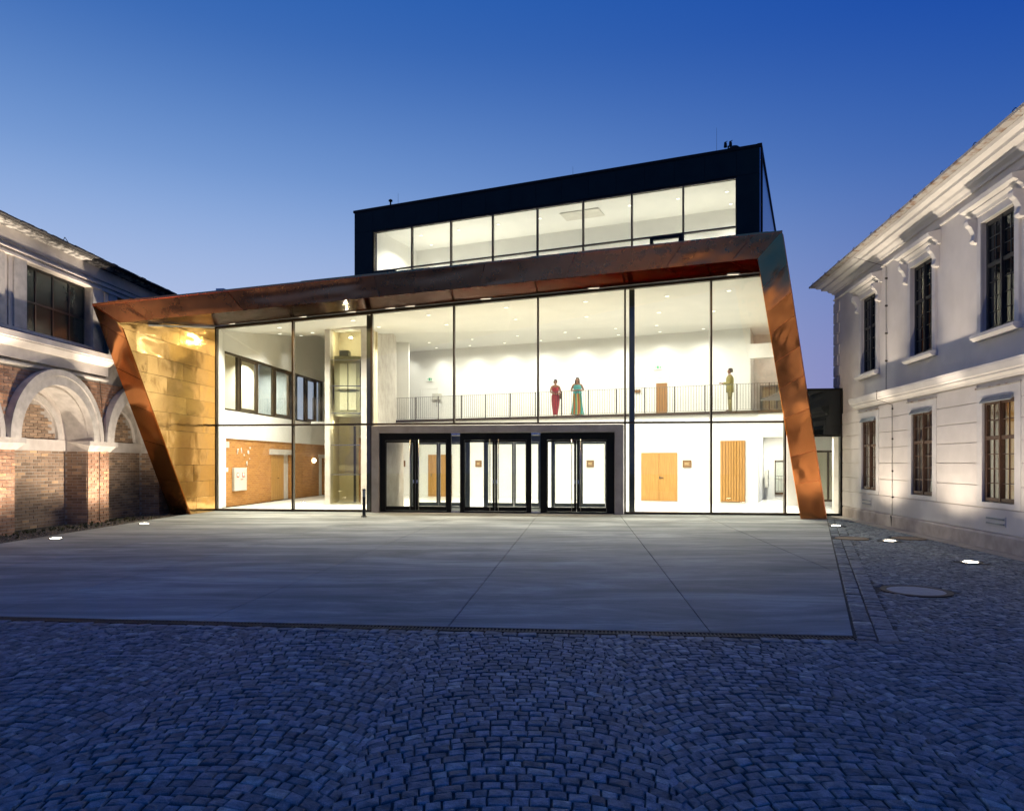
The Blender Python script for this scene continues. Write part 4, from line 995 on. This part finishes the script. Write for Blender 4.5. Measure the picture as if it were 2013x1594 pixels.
# ================================================================== RAILINGS
def railing(label, M, x0, x1, z, posts, bar=.108):
    r_ = thing('balcony_railing', label, 'railing', M @ T(x0, 0, z), 'railings inside the foyer')
    L = x1 - x0
    MB().box(0, L, -.012, .012, 1.075, 1.09).build('handrail', 'grey_metal', r_)
    MB().box(0, L, -.010, .010, .05, .062).build('bottom_rail', 'grey_metal', r_)
    me = MB().box(-.007, .007, -.006, .006, .062, 1.075).mesh('baluster'); me.materials.append(MATS['bronze_metal']); base = MW[r_.name]
    mp = MB().box(-.016, .016, -.022, .022, 0, 1.10).mesh('post'); mp.materials.append(MATS['bronze_metal'])
    x = 0; n_ = int(L/bar)
    for k in range(n_+1):
        o = bpy.data.objects.new('baluster', me); COL.objects.link(o); place(o, r_, base @ T(min(k*bar, L-.01) + .006, 0, 0))
    for p in posts:
        o = bpy.data.objects.new('post', mp); COL.objects.link(o); place(o, r_, base @ T(p, 0, 0))
    return r_
railing('long thin steel railing along the balcony edge', FB @ T(0, .06, 0), .05, 17.9, 3.695, [0.02 + 1.243*k for k in range(15)])
railing('short steel railing beside the lift in front of the grey windows', frame((-7.9, 33.2), 12) , -1.35, 1.0, 3.52, [0.02, 1.2, 2.3])
MB().box(-1.4, 1.05, -.2, .9, 3.40, 3.51).build('landing_slab', 'white_plaster', foyer, frame((-7.9, 33.2), 12))

# ================================================================== SMALL THINGS INSIDE
def plate(label, name, cat, M, w, h, mat, group=None):
    t_ = thing(name, label, cat, M, group); MB().box(0, w, -.03, 0, 0, h).build('plate', mat, t_); return t_
for (u, w, lab) in ((.39, .35, 'grey brown wall sign seen through the left doors'), (4.54, .32, 'brown wall sign seen through the middle doors'), (9.94, .33, 'brown wall sign seen through the right doors'), (14.08, .36, 'dark brown wall sign right of the oak double door')):
    s_ = plate(lab, 'wall_sign', 'sign', FB @ T(u, .05, 1.42), w, .30, 'sign_brown', 'brown signs on the ground floor wall')
    mb = MB()
    for k in range(3): mb.box(.08, w-.08-.03*(k % 2), -.034, -.0301, .10+.04*k, .118+.04*k)
    mb.build('sign_text', 'sign_letter', s_)
for u, lab in ((11.95, 'green and white exit sign above the balcony door on the right'), (-.62, 'green and white exit sign above the balcony door on the left')):
    s_ = plate(lab, 'exit_sign', 'sign', FB @ T(u, 4.46, 6.10), .42, .22, 'letter_white', 'exit signs on the balcony wall')
    mb = MB(); mb.box(.16, .27, -.036, -.031, .04, .18); mb.build('door_symbol', 'exit_green', s_)
    mb = MB(); mb.poly([(.06, -.034, .11), (.12, -.034, .07), (.12, -.034, .15)]); mb.poly([(.30, -.034, .06), (.36, -.034, .06), (.36, -.034, .16), (.30, -.034, .16)]); mb.build('arrow_symbol', 'exit_green', s_)
s_ = plate('small brown name plate beside the white balcony door', 'door_sign', 'sign', FB @ T(11.02, 4.46, 5.02), .30, .15, 'sign_brown')
tp = thing('wall_telephone', 'grey wall unit with hanging handset by the left balcony door', 'telephone', FB @ T(-.20, 4.42, 5.05))
MB().box(0, .30, -.06, 0, 0, .36).build('case', 'cabinet_grey', tp); MB().box(.36, .56, -.05, 0, .0, .34).build('side_case', 'cabinet_grey', tp); MB().cyl((.24, -.04, -.35), (.24, -.04, 0), .02, 6).build('handset', 'grey_metal', tp)
cab = thing('hydrant_cabinet', 'pale grey hydrant cabinet with red symbols on the brick wall', 'cabinet', FI @ T(.70, .05, .56))
MB().box(0, .98, -.10, -.002, 0, .86).build('cabinet_body', 'cabinet_grey', cab, bevel=.01)
for x in (.26, .70): MB().box(x-.09, x+.09, -.106, -.101, .50, .68).build('red_symbol', 'signal_red', cab); MB().box(x-.05, x+.05, -.110, -.1065, .55, .66).build('symbol_detail', 'letter_white', cab)
for x in (.52, .64): MB().box(x-.025, x+.025, -.106, -.101, .40, .45).build('red_mark', 'signal_red', cab)
sw = plate('small white call switch at the left end of the brick wall', 'wall_switch', 'switch', FI @ T(.22, .05, 1.28), .14, .15, 'letter_white')
lm = thing('brick_wall_lamp', 'round glowing lamp on the brick wall beside the lift', 'lamp', FI @ T(8.67, -.02, 1.72))
MB().lathe([(.02, -.11), (.08, -.08), (.11, 0), (.08, .08), (.02, .11)], 14).build('globe', 'wall_lamp_glow', lm); MB().cyl((0, 0, 0), (0, .08, 0), .04, 8).build('bracket', 'steel', lm)
for ch, x, z, rot, sz in (('f', 1.02, 1.95, -12, .30), ('l', 1.36, 1.98, 8, .28), (',', 1.56, 1.90, 0, .30), ('e', 1.88, 1.94, 10, .30), ("'", 2.06, 2.02, 0, .28), ('.', 2.02, 1.75, 0, .30), ('f', 1.80, 1.50, 6, .24), ('/', 1.72, 1.28, -10, .24)):
    cu = bpy.data.curves.new('letter', 'FONT'); cu.body = ch; cu.size = sz; cu.extrude = .012; cu.materials.append(MATS['letter_white'])
    tmp = bpy.data.objects.new('letter_source', cu); COL.objects.link(tmp)
    me = bpy.data.meshes.new_from_object(tmp.evaluated_get(bpy.context.evaluated_depsgraph_get())); bpy.data.objects.remove(tmp)
    o = bpy.data.objects.new('wall_letter', me); COL.objects.link(o)
    place(o, None, FI @ T(x, .02, z) @ Matrix.Rotation(R_(90), 4, 'X') @ Matrix.Rotation(R_(rot), 4, 'Z'))
    nm = {'f': 'letter f', 'l': 'letter l', ',': 'comma', 'e': 'letter e', "'": 'apostrophe', '.': 'full stop', '/': 'slash'}[ch]
    pos = ' near the cabinet top' if z in (1.50,) else (' in the upper row' if z > 1.85 else ' falling below the row')
    tag(o, 'loose white %s%s on the orange brick wall' % (nm, pos), 'letter', 'white letters scattered on the brick wall')
rad = thing('wall_radiator', 'narrow white radiator in the recess right of the slatted oak panel', 'radiator', FB @ T(17.15, 3.4, .55))
MB().box(0, .12, -.9, .0, 0, .75).build('radiator_body', 'cabinet_grey', rad, bevel=.01)
for k in range(8): MB().box(-.012, -.001, -.88+k*.11, -.80+k*.11, .02, .73).build('fin', 'white_plaster', rad)

# ================================================================== LAMPS
rim_me = MB().ring(0, 0, .075, .10, 0, 2*math.pi, -.006, .012, 16).mesh('rim'); rim_me.transform(Matrix.Rotation(R_(90), 4, 'X')); rim_me.materials.append(MATS['letter_white'])
dif_me = MB().cyl((0, 0, -.001), (0, 0, .010), .074, 16).mesh('diffuser'); dif_me.materials.append(MATS['downlight_glow'])
def downlight(p, label, group, power, spot=None, aim=None, cone=136):
    M_ = Matrix.Translation(p); t_ = thing('downlight', label, 'light', M_, group)
    for nm, me in (('rim', rim_me), ('diffuser', dif_me)):
        o = bpy.data.objects.new(nm, me); COL.objects.link(o); place(o, t_, M_ @ T(0, 0, -.012))
    if spot: lamp('SPOT', 'lamp_light', t_, M_ @ T(0, 0, -.06), power, WARM, .05, spot, 1.0, aim)
    else: lamp('AREA', 'lamp_light', t_, M_ @ T(0, 0, -.03), power, WARM, .10, cone)
def ceil_z(x, y):                                          # height of the sloped front ceiling
    a = FA.inverted() @ Vector((x, y, 0)); zf = head(a.x); B = FB.inverted() @ Vector((x, y, 0))
    return None
rayc = []
import mathutils.bvhtree as bvh
cv = [Vector(v) for v in ce.v]; tree = bvh.BVHTree.FromPolygons(cv, ce.f)
ORD = ['first', 'second', 'third', 'fourth', 'fifth', 'sixth', 'seventh', 'eighth', 'ninth']
for ku, u in enumerate((1.5, 4.2, 6.9, 9.6, 12.3, 15.0, 17.0)):
    for v in (1.6, 4.6):
        p = wp(FA, u, v, 0); hit = tree.ray_cast(Vector((p.x, p.y, 2.0)), Vector((0, 0, 1)))
        if hit[0] is not None: downlight(hit[0] - Vector((0, 0, .012)), 'downlight in the sloping foyer ceiling, %s from the left in the %s row' % (ORD[ku], 'glass side' if v < 2 else 'rear'), 'downlights in the sloping foyer ceiling', P_HALL*(1.35 if ku < 2 else 1), cone=138)
for k in range(7):
    downlight(wp(FB, .9 + 2.45*k, 2.1, 7.79), 'downlight in the flat ceiling above the balcony, %s from the left' % ORD[k], 'downlights above the balcony', P_HALL*.55, cone=168)
for k in range(9):
    u = -1.6 + 2.0*k
    downlight(wp(FB, u, 3.75, 7.79), 'downlight making a pool of light on the balcony back wall, %s from the left' % ORD[k], 'wall washers above the balcony back wall', P_WASH, 112, wp(FB, u, 4.35, 3.7))
for k, u in enumerate((.3, 2.5, 4.7, 6.9, 9.1, 11.3, 13.5, 15.6)):
    downlight(wp(FB, u, 2.3, 13.415), 'round downlight in the upper hall ceiling, %s from the left' % ORD[k], 'downlights in the upper hall ceiling', P_ROOM)
for u, cn in ((.0, 'left'), (15.6, 'right')): downlight(wp(FB, u, 3.9, 13.415), 'wall washing downlight in the %s back corner of the upper hall' % cn, 'wall washers in the upper hall', 60, 90, wp(FB, u, 4.5, 10))
for s_, y_, cn in ((3.2, -.7, 'nearer'), (5.4, -.7, 'farther')):
    p = wp(FI, s_, y_, 0); hit = tree.ray_cast(Vector((p.x, p.y, 2.0)), Vector((0, 0, 1)))
    if hit[0] is not None: downlight(hit[0] - Vector((0, 0, .012)), '%s wall washing downlight above the long window band' % cn, 'wall washers at the left foyer wall', 60, 80, wp(FI, s_, -.1, 3.5))
for u in (13.1,): downlight(wp(FB, u, -.55, 3.0) if False else wp(FB, u, -.42, 7.30), 'wall washing downlight above the oak double door', 'wall washers over the ground floor wall', 80, 34, wp(FB, u, -.05, 1.4))
downlight(wp(FA, 20.0, 2.2, 2.655), 'downlight in the low ceiling of the glass link', 'downlights in the link', 60)
downlight(wp(FB, 17.75, 1.7, 3.55), 'downlight in the ceiling of the right recess', 'downlights in the recess', 190)
for u, cn in ((7.0, 'left'), (9.5, 'middle'), (12.0, 'right')): downlight(wp(FA, u, 1.2, 2.565), 'downlight in the porch ceiling behind the %s pair of doors' % cn, 'downlights in the entrance porch', 14)
for s_, cn in ((1.6, 'nearer'), (4.9, 'farther')): downlight(wp(FI, s_, 1.0, 5.99), '%s downlight in the room behind the window band' % cn, 'downlights in the side room', 330, cone=150)
downlight(wp(FB, 17.6, 5.4, 7.79), 'downlight over the passage at the balcony end', 'downlights in the passage', 40)
for u, lab in ((.5, 'first small white fitting with added lamp on the glass head beside the gold wall'), (2.95, 'small white fitting with added lamp above the second glass bay'), (4.6, 'small white fitting with added lamp above the lift'), (5.9, 'left one of two close fittings with added lamps above the left doors'), (6.55, 'right one of two close fittings with added lamps above the left doors'), (9.0, 'small white fitting with added lamp above the middle doors'), (12.4, 'small white fitting with added lamp above the right doors'), (16.6, 'small white fitting with added lamp above the standing man')):
    ez = head(u+.18) - .02; M_ = FA @ T(u+.18, -.30, ez); t_ = thing('added_soffit_light', lab, 'light', M_, 'small fittings with added lamps along the glass head')
    MB().box(-.18, .18, -.03, .03, .012, .05).build('housing', 'ceiling_plaster', t_); MB().box(-.16, .16, -.022, .022, .004, .011).build('diffuser', 'soft_glow', t_)
    lamp('AREA', 'lamp_light', t_, M_ @ T(0, -.02, -.01), P_SOFFIT, SOFCOL, .12, 120)  # lamp added in each fitting to warm the ground before the glass
# lift shaft lights; the lower one is added to brighten below the car
lamp('POINT', 'shaft_fill_light', lift, Matrix.Translation((-6.4, ZL+.9, 6.5)), 70, (1, .94, .78), .06)
lamp('POINT', 'shaft_fill_light', lift, Matrix.Translation((-6.75, ZL+.55, 3.1)), 26, (1, .92, .72), .05)
MB().box(-7.1, -6.98, ZL+.5, ZL+.6, 3.16, 3.26).build('shaft_fill_lamp', 'downlight_glow', lift)
MB().cyl((-6.4, ZL+.9, 6.56), (-6.4, ZL+.9, 6.62), .07, 12).build('shaft_fill_lamp', 'downlight_glow', lift)

ring_me = MB().ring(0, 0, .105, .145, 0, 2*math.pi, -.03, .003, 24).mesh('steel_ring'); ring_me.transform(Matrix.Rotation(R_(90), 4, 'X')); ring_me.materials.append(MATS['steel'])
lens_me = MB().lathe([(.104, -.02), (.104, .004), (.06, .010), (.01, .012)], 24).mesh('lens'); lens_me.materials.append(MATS['lamp_glow'])
def uplight(x, y, label, wall_pt, kw=1.0, kt=1.0, cone=42, el=80, wide=142):
    M_ = T(x, y, .0); t_ = thing('ground_uplight', label, 'light', M_, 'round lights set into the ground')
    for nm, me in (('steel_ring', ring_me), ('lens', lens_me)):
        o = bpy.data.objects.new(nm, me); COL.objects.link(o); place(o, t_, M_ @ T(0, 0, .014))
    d_ = Vector(wall_pt) - Vector((x, y, 0)); d_.z = 0; L = d_.length; d_.normalize()
    def aim(e, k=3): return Vector((x, y, .05)) + Vector((d_.x*math.cos(R_(e)), d_.y*math.cos(R_(e)), math.sin(R_(e))))*k
    lamp('SPOT', 'wide_light', t_, T(x, y, .05), P_UP_WIDE*kw, UPCOL, .05, wide, .55, aim(86))
    lamp('SPOT', 'high_light', t_, T(x, y, .05), P_UP_TOP*kt, UPCOL, .05, cone, 1.0, aim(el))
for x, y, lab in ((8.21, 18.06, 'glowing ground light nearest the right copper leg'), (7.72, 14.55, 'glowing ground light beside two rusty covers by the stucco house'), (7.36, 11.43, 'glowing ground light beside the nearest stucco house window')):
    uplight(x, y, lab, (x+3, y-.4, 0), .95, 1.6, 36, 84)
for x, y, lab in ((-9.63, 15.03, 'glowing ground light before the first brick arch'), (-9.64, 18.67, 'glowing ground light near the left copper leg')):
    uplight(x, y, lab, (x-3, y, 0), 2.1, 3.4, 34, 83, 156)

# ================================================================== STREET FURNITURE
bo = thing('bollard', 'slim black bollard with grey head left of the entrance doors', 'bollard', T(-4.39, 21.13, 0))
MB().lathe([(.085, .003), (.085, .03), (.055, .05), (.05, .12)], 16).build('foot', 'black_rubber', bo, smooth=False)
MB().lathe([(.047, .10), (.047, .60)], 16).build('post', 'black_rubber', bo); MB().lathe([(.046, .60), (.046, .80)], 16).build('light_head', 'zinc', bo); MB().lathe([(.05, .80), (.05, .83), (.02, .84)], 16).build('cap', 'black_rubber', bo)
mc = thing('manhole_cover', 'large round concrete filled manhole cover in the cobbles', 'manhole cover', T(5.06, 8.92, 0))
MB().lathe([(.33, -.02), (.33, .002), (.30, .004)], 32).build('concrete_fill', 'cover_concrete', mc)
mb = MB().ring(0, 0, .332, .405, 0, 2*math.pi, -.02, .005, 36); me = mb.mesh('iron_ring'); me.transform(Matrix.Rotation(R_(90), 4, 'X')); link('iron_ring', me, 'iron', mc)
for x, lab in ((7.22, 'brown iron cover left of the middle ground light'), (8.43, 'brown iron cover between the middle ground light and the stucco house')):
    c_ = thing('iron_cover', lab, 'manhole cover', T(x, 15.14, 0), 'brown iron covers in the cobbles')
    MB().lathe([(.27, -.02), (.27, .003), (.25, .005)], 28).build('lid', 'rusty_iron', c_)
    me = MB().ring(0, 0, .275, .33, 0, 2*math.pi, -.02, .006, 28).mesh('iron_ring'); me.transform(Matrix.Rotation(R_(90), 4, 'X')); link('iron_ring', me, 'rusty_iron', c_)

# ================================================================== PEOPLE
def skin(name, chains, root=0, sub=2):
    vs, es, rs, idx = [], [], [], {}
    for ch in chains:
        prev = None
        for key, p, r in ch:
            if key not in idx: idx[key] = len(vs); vs.append(p); rs.append(r)
            if prev is not None: es.append((prev, idx[key]))
            prev = idx[key]
    me = bpy.data.meshes.new(name+'_skeleton'); me.from_pydata(vs, es, []); o = bpy.data.objects.new(name+'_skeleton', me); COL.objects.link(o)
    o.modifiers.new('skin', 'SKIN'); 
    if not me.skin_vertices: bpy.context.view_layer.objects.active = o; bpy.ops.mesh.customdata_skin_add()
    for k, r in enumerate(rs):
        me.skin_vertices[0].data[k].radius = (r, r) if not isinstance(r, tuple) else r
        me.skin_vertices[0].data[k].use_root = (k == root)
    s = o.modifiers.new('sub', 'SUBSURF'); s.levels = sub; s.render_levels = sub
    dg = bpy.context.evaluated_depsgraph_get(); out = bpy.data.meshes.new_from_object(o.evaluated_get(dg))
    bpy.data.objects.remove(o); bpy.data.meshes.remove(me)
    for p in out.polygons: p.use_smooth = True
    return out
def fingers(h, d, side):
    """five short fingers rooted in the palm h, pointing along d"""
    h = Vector(h); d = Vector(d).normalized(); s = Vector(side).normalized(); dn = Vector((0, 0, -1)); out = []
    for k, (o_, L) in enumerate(((-.03, .065), (-.01, .075), (.01, .072), (.03, .055))):
        b = h + s*o_ + d*.03; m_ = b + d*L*.6 + dn*.008; e = m_ + d*L*.4 + dn*.02
        out.append([((h[:], k), tuple(h + s*o_*.6), .011), ((h[:], k, 1), tuple(m_), .009), ((h[:], k, 2), tuple(e), .007)])
    tb = h - s*.03; out.append([((h[:], 't'), tuple(tb), .011), ((h[:], 't', 1), tuple(tb - s*.03 + d*.03), .010), ((h[:], 't', 2), tuple(tb - s*.025 + d*.06), .008)])
    return out
def join_meshes(name, ms):
    bm = bmesh.new()
    for m_ in ms: bm.from_mesh(m_)
    me = bpy.data.meshes.new(name); bm.to_mesh(me); bm.free()
    for p in me.polygons: p.use_smooth = True
    return me
def body(H, arms, stance=.09, torso=.13, lean=0, legs=True, head_tilt=0):
    k = H/1.7; S = lambda x, y, z: (x*k, y*k, z*k)
    ch = [[('pel', S(0, 0, .93), (.15*k*torso/.13, .105*k)), ('wai', S(0, 0, 1.07), (.118*k*torso/.13, .09*k)), ('che', S(0, -.005, 1.25), (.145*k*torso/.13, .10*k)), ('sho', S(0, .0, 1.38), (.10*k, .065*k)), ('nec', S(0, -.01, 1.46), .046*k), ('chin', S(0, -.025-head_tilt, 1.53), .058*k), ('skl', S(0, -.012-head_tilt, 1.60), .082*k), ('top', S(0, .0-head_tilt, 1.665), .060*k)],
          [('chin', None, 0), ('nos', S(0, -.105-head_tilt, 1.565), .012*k)]]
    ch[1] = [('skl', ch[0][6][1], ch[0][6][2]), ('nos', S(0, -.098-head_tilt, 1.575), .014*k)]
    hands = []
    for sg in (-1, 1):
        el, ha, hd = arms[sg]
        ch.append([('sho', ch[0][3][1], ch[0][3][2]), (('s', sg), S(sg*.175, .0, 1.375), .056*k), (('e', sg), S(*el), .040*k), (('w', sg), S(*ha), .028*k), (('h', sg), S(*(Vector(ha) + Vector(hd).normalized()*.07)), (.034*k, .020*k))])
        hands.append((S(*(Vector(ha) + Vector(hd).normalized()*.07)), hd, (sg, 0, 0) if abs(hd[0]) < .7 else (0, -1, 0)))
        ch.append([('pel', ch[0][0][1], ch[0][0][2]), (('t', sg), S(sg*stance, 0, .86), .092*k), (('k', sg), S(sg*stance, -.01, .49), .060*k), (('a', sg), S(sg*stance, .02, .09), .040*k), (('f', sg), S(sg*(stance+.01), -.13, .035), (.040*k, .030*k))])
    ms = [skin('body', ch)]
    for h, d_, s_ in hands:
        for f in fingers(h, d_, s_): ms.append(skin('finger', [f], sub=1))
    return join_meshes('person', ms)
ZF = 3.697
def hair_cap(k, drop, r=.095, back=.03):
    mb = MB()
    prof = [(.02, 1.715), (.06, 1.70), (.088, 1.66), (r, 1.61)] + drop
    n_ = 18; keep = []
    mb.v = []
    for r_, z_ in prof:
        for i in range(n_):
            a = math.pi*(-.08) + math.pi*1.16*i/(n_-1) if z_ < 1.655 else math.pi*2*i/(n_-1)
            mb.v.append((r_*math.cos(a)*k, (r_*math.sin(a)*1.08 + back)*k, z_*k))
    for j in range(len(prof)-1):
        for i in range(n_-1): mb.f.append((j*n_+i, j*n_+i+1, (j+1)*n_+i+1, (j+1)*n_+i))
    return mb
def person(label, M, me, mat):
    o = link('person', me, mat, None, M); tag(o, label, 'person', 'people on the balcony'); return o
# woman in the red dress
k = 1.66/1.7
me = body(1.66, {-1: ((-.23, .0, 1.12), (-.02, -.17, 1.03), (1, -.1, -.1)), 1: ((.24, .02, 1.12), (.08, -.18, 1.02), (-1, -.1, 0))}, .07, .115)
p1 = person('woman in long red dress with dark tied hair holding a brown bag', FB @ T(8.36, .42, ZF) @ Matrix.Rotation(R_(22), 4, 'Z'), me, 'skin_light')
def skirt(prof, ry, folds, amp, n=40, c=(0, 0)):
    mb = MB()
    for z_, r_ in prof:
        for i in range(n):
            a = 2*math.pi*i/n; f = 1 + amp*math.sin(folds*a + z_*2)*min(1, max(0, (1.1 - z_)/.6))
            mb.v.append((r_*f*math.cos(a), r_*f*ry*math.sin(a), z_))
    for j in range(len(prof)-1):
        for i in range(n): mb.f.append((j*n+i, j*n+(i+1) % n, (j+1)*n+(i+1) % n, (j+1)*n+i))
    return mb
skirt([(.07, .105), (.25, .13), (.5, .165), (.75, .185), (.92, .182), (1.03, .145), (1.10, .138), (1.20, .160), (1.27, .150), (1.30, .130)], .80, 9, .05).build('dress', 'red_cloth', p1, smooth=True)
mb = MB()
for sg in (-1, 1): mb.cyl((sg*.085, -.10, 1.26), (sg*.10, -.02, 1.405), .016, 6).cyl((sg*.10, -.02, 1.405), (sg*.09, .10, 1.26), .014, 6)
mb.build('dress_straps', 'red_cloth', p1)
hair_cap(k, [(.093, 1.56), (.075, 1.53)]).build('hair', 'hair_dark', p1, smooth=True)
bag = MB().box(.17, .30, -.12, -.02, .78, 1.04).build('bag', 'bag_brown', p1, bevel=.02)
# woman in the rainbow dress
k = 1.70/1.7
me = body(1.70, {-1: ((-.28, .02, 1.13), (-.10, -.24, 1.10), (1, -.4, .2)), 1: ((.28, .02, 1.13), (.08, -.24, 1.12), (-1, -.4, .2))}, .08, .14, head_tilt=.03)
p2 = person('woman in long rainbow coloured dress with loose brown hair looking down', FB @ T(9.40, .40, ZF) @ Matrix.Rotation(R_(18), 4, 'Z'), me, 'skin_light')
skirt([(.05, .29), (.14, .27), (.35, .225), (.6, .20), (.85, .195), (1.0, .18), (1.08, .165)], .80, 8, .09).build('skirt', 'rainbow_cloth', p2, smooth=True)
skirt([(1.08, .168), (1.18, .175), (1.28, .182), (1.35, .165), (1.37, .14)], .74, 5, .0).build('bodice', 'turquoise_cloth', p2, smooth=True)
skirt([(.98, .20), (1.02, .20), (1.06, .195), (1.10, .18)], .84, 7, .06).build('sash', 'turquoise_cloth', p2, smooth=True)
hair_cap(1.0, [(.108, 1.54), (.115, 1.46), (.12, 1.38), (.09, 1.33)], .10).build('hair', 'hair_brown', p2, smooth=True)
MB().box(-.045, .045, -.36, -.28, 1.10, 1.115).build('phone', 'leather', p2)
# man in the olive suit, seen from his left side, facing the women
me = body(1.78, {-1: ((-.22, -.02, 1.10), (-.10, -.26, 1.13), (.3, -1, .2)), 1: ((.22, .0, 1.10), (.10, -.25, 1.10), (-.3, -1, .1))}, .085, .15)
p3 = person('man in olive suit standing alone at the railing facing left', FB @ T(15.92, .48, ZF) @ Matrix.Rotation(R_(-84), 4, 'Z'), me, 'skin_tan')
k = 1.78/1.7
jk = skirt([(.80, .215), (.95, .215), (1.10, .20), (1.28, .215), (1.40, .20), (1.47, .14), (1.52, .075)], .72, 4, .02); jk.build('jacket', 'suit_cloth', p3, smooth=True)
mb = MB()
for sg in (-1, 1):
    mb.cyl((sg*.19*k, 0, 1.375*k), (sg*.22*k, -.01*k, 1.10*k), .068, 12, .055).cyl((sg*.22*k, -.01*k, 1.10*k), (sg*.11*k, -.24*k, 1.115*k), .055, 12, .042)
mb.build('sleeves', 'suit_cloth', p3, smooth=True)
mb = MB()
for sg in (-1, 1): mb.cyl((sg*.085*k, .0, .90*k), (sg*.09*k, -.005, .47*k), .112, 14, .085).cyl((sg*.09*k, -.005, .47*k), (sg*.09*k, .015, .03*k), .085, 14, .078)
mb.build('trousers', 'trouser_cloth', p3, smooth=True)
mb = MB()
for sg in (-1, 1): mb.hexa([(sg*.09*k-.045, -.20, .0), (sg*.09*k+.045, -.20, .0), (sg*.09*k+.045, .09, .0), (sg*.09*k-.045, .09, .0)], [(sg*.09*k-.03, -.17, .05), (sg*.09*k+.03, -.17, .05), (sg*.09*k+.035, .07, .08), (sg*.09*k-.035, .07, .08)])
mb.build('shoes', 'leather', p3, bevel=.01)
skirt([(1.46, .075), (1.52, .062), (1.545, .060)], .9, 1, 0).build('collar', 'letter_white', p3, smooth=True)
hair_cap(k, [(.092, 1.57), (.08, 1.545)], .093, .022).build('hair', 'hair_dark', p3, smooth=True)
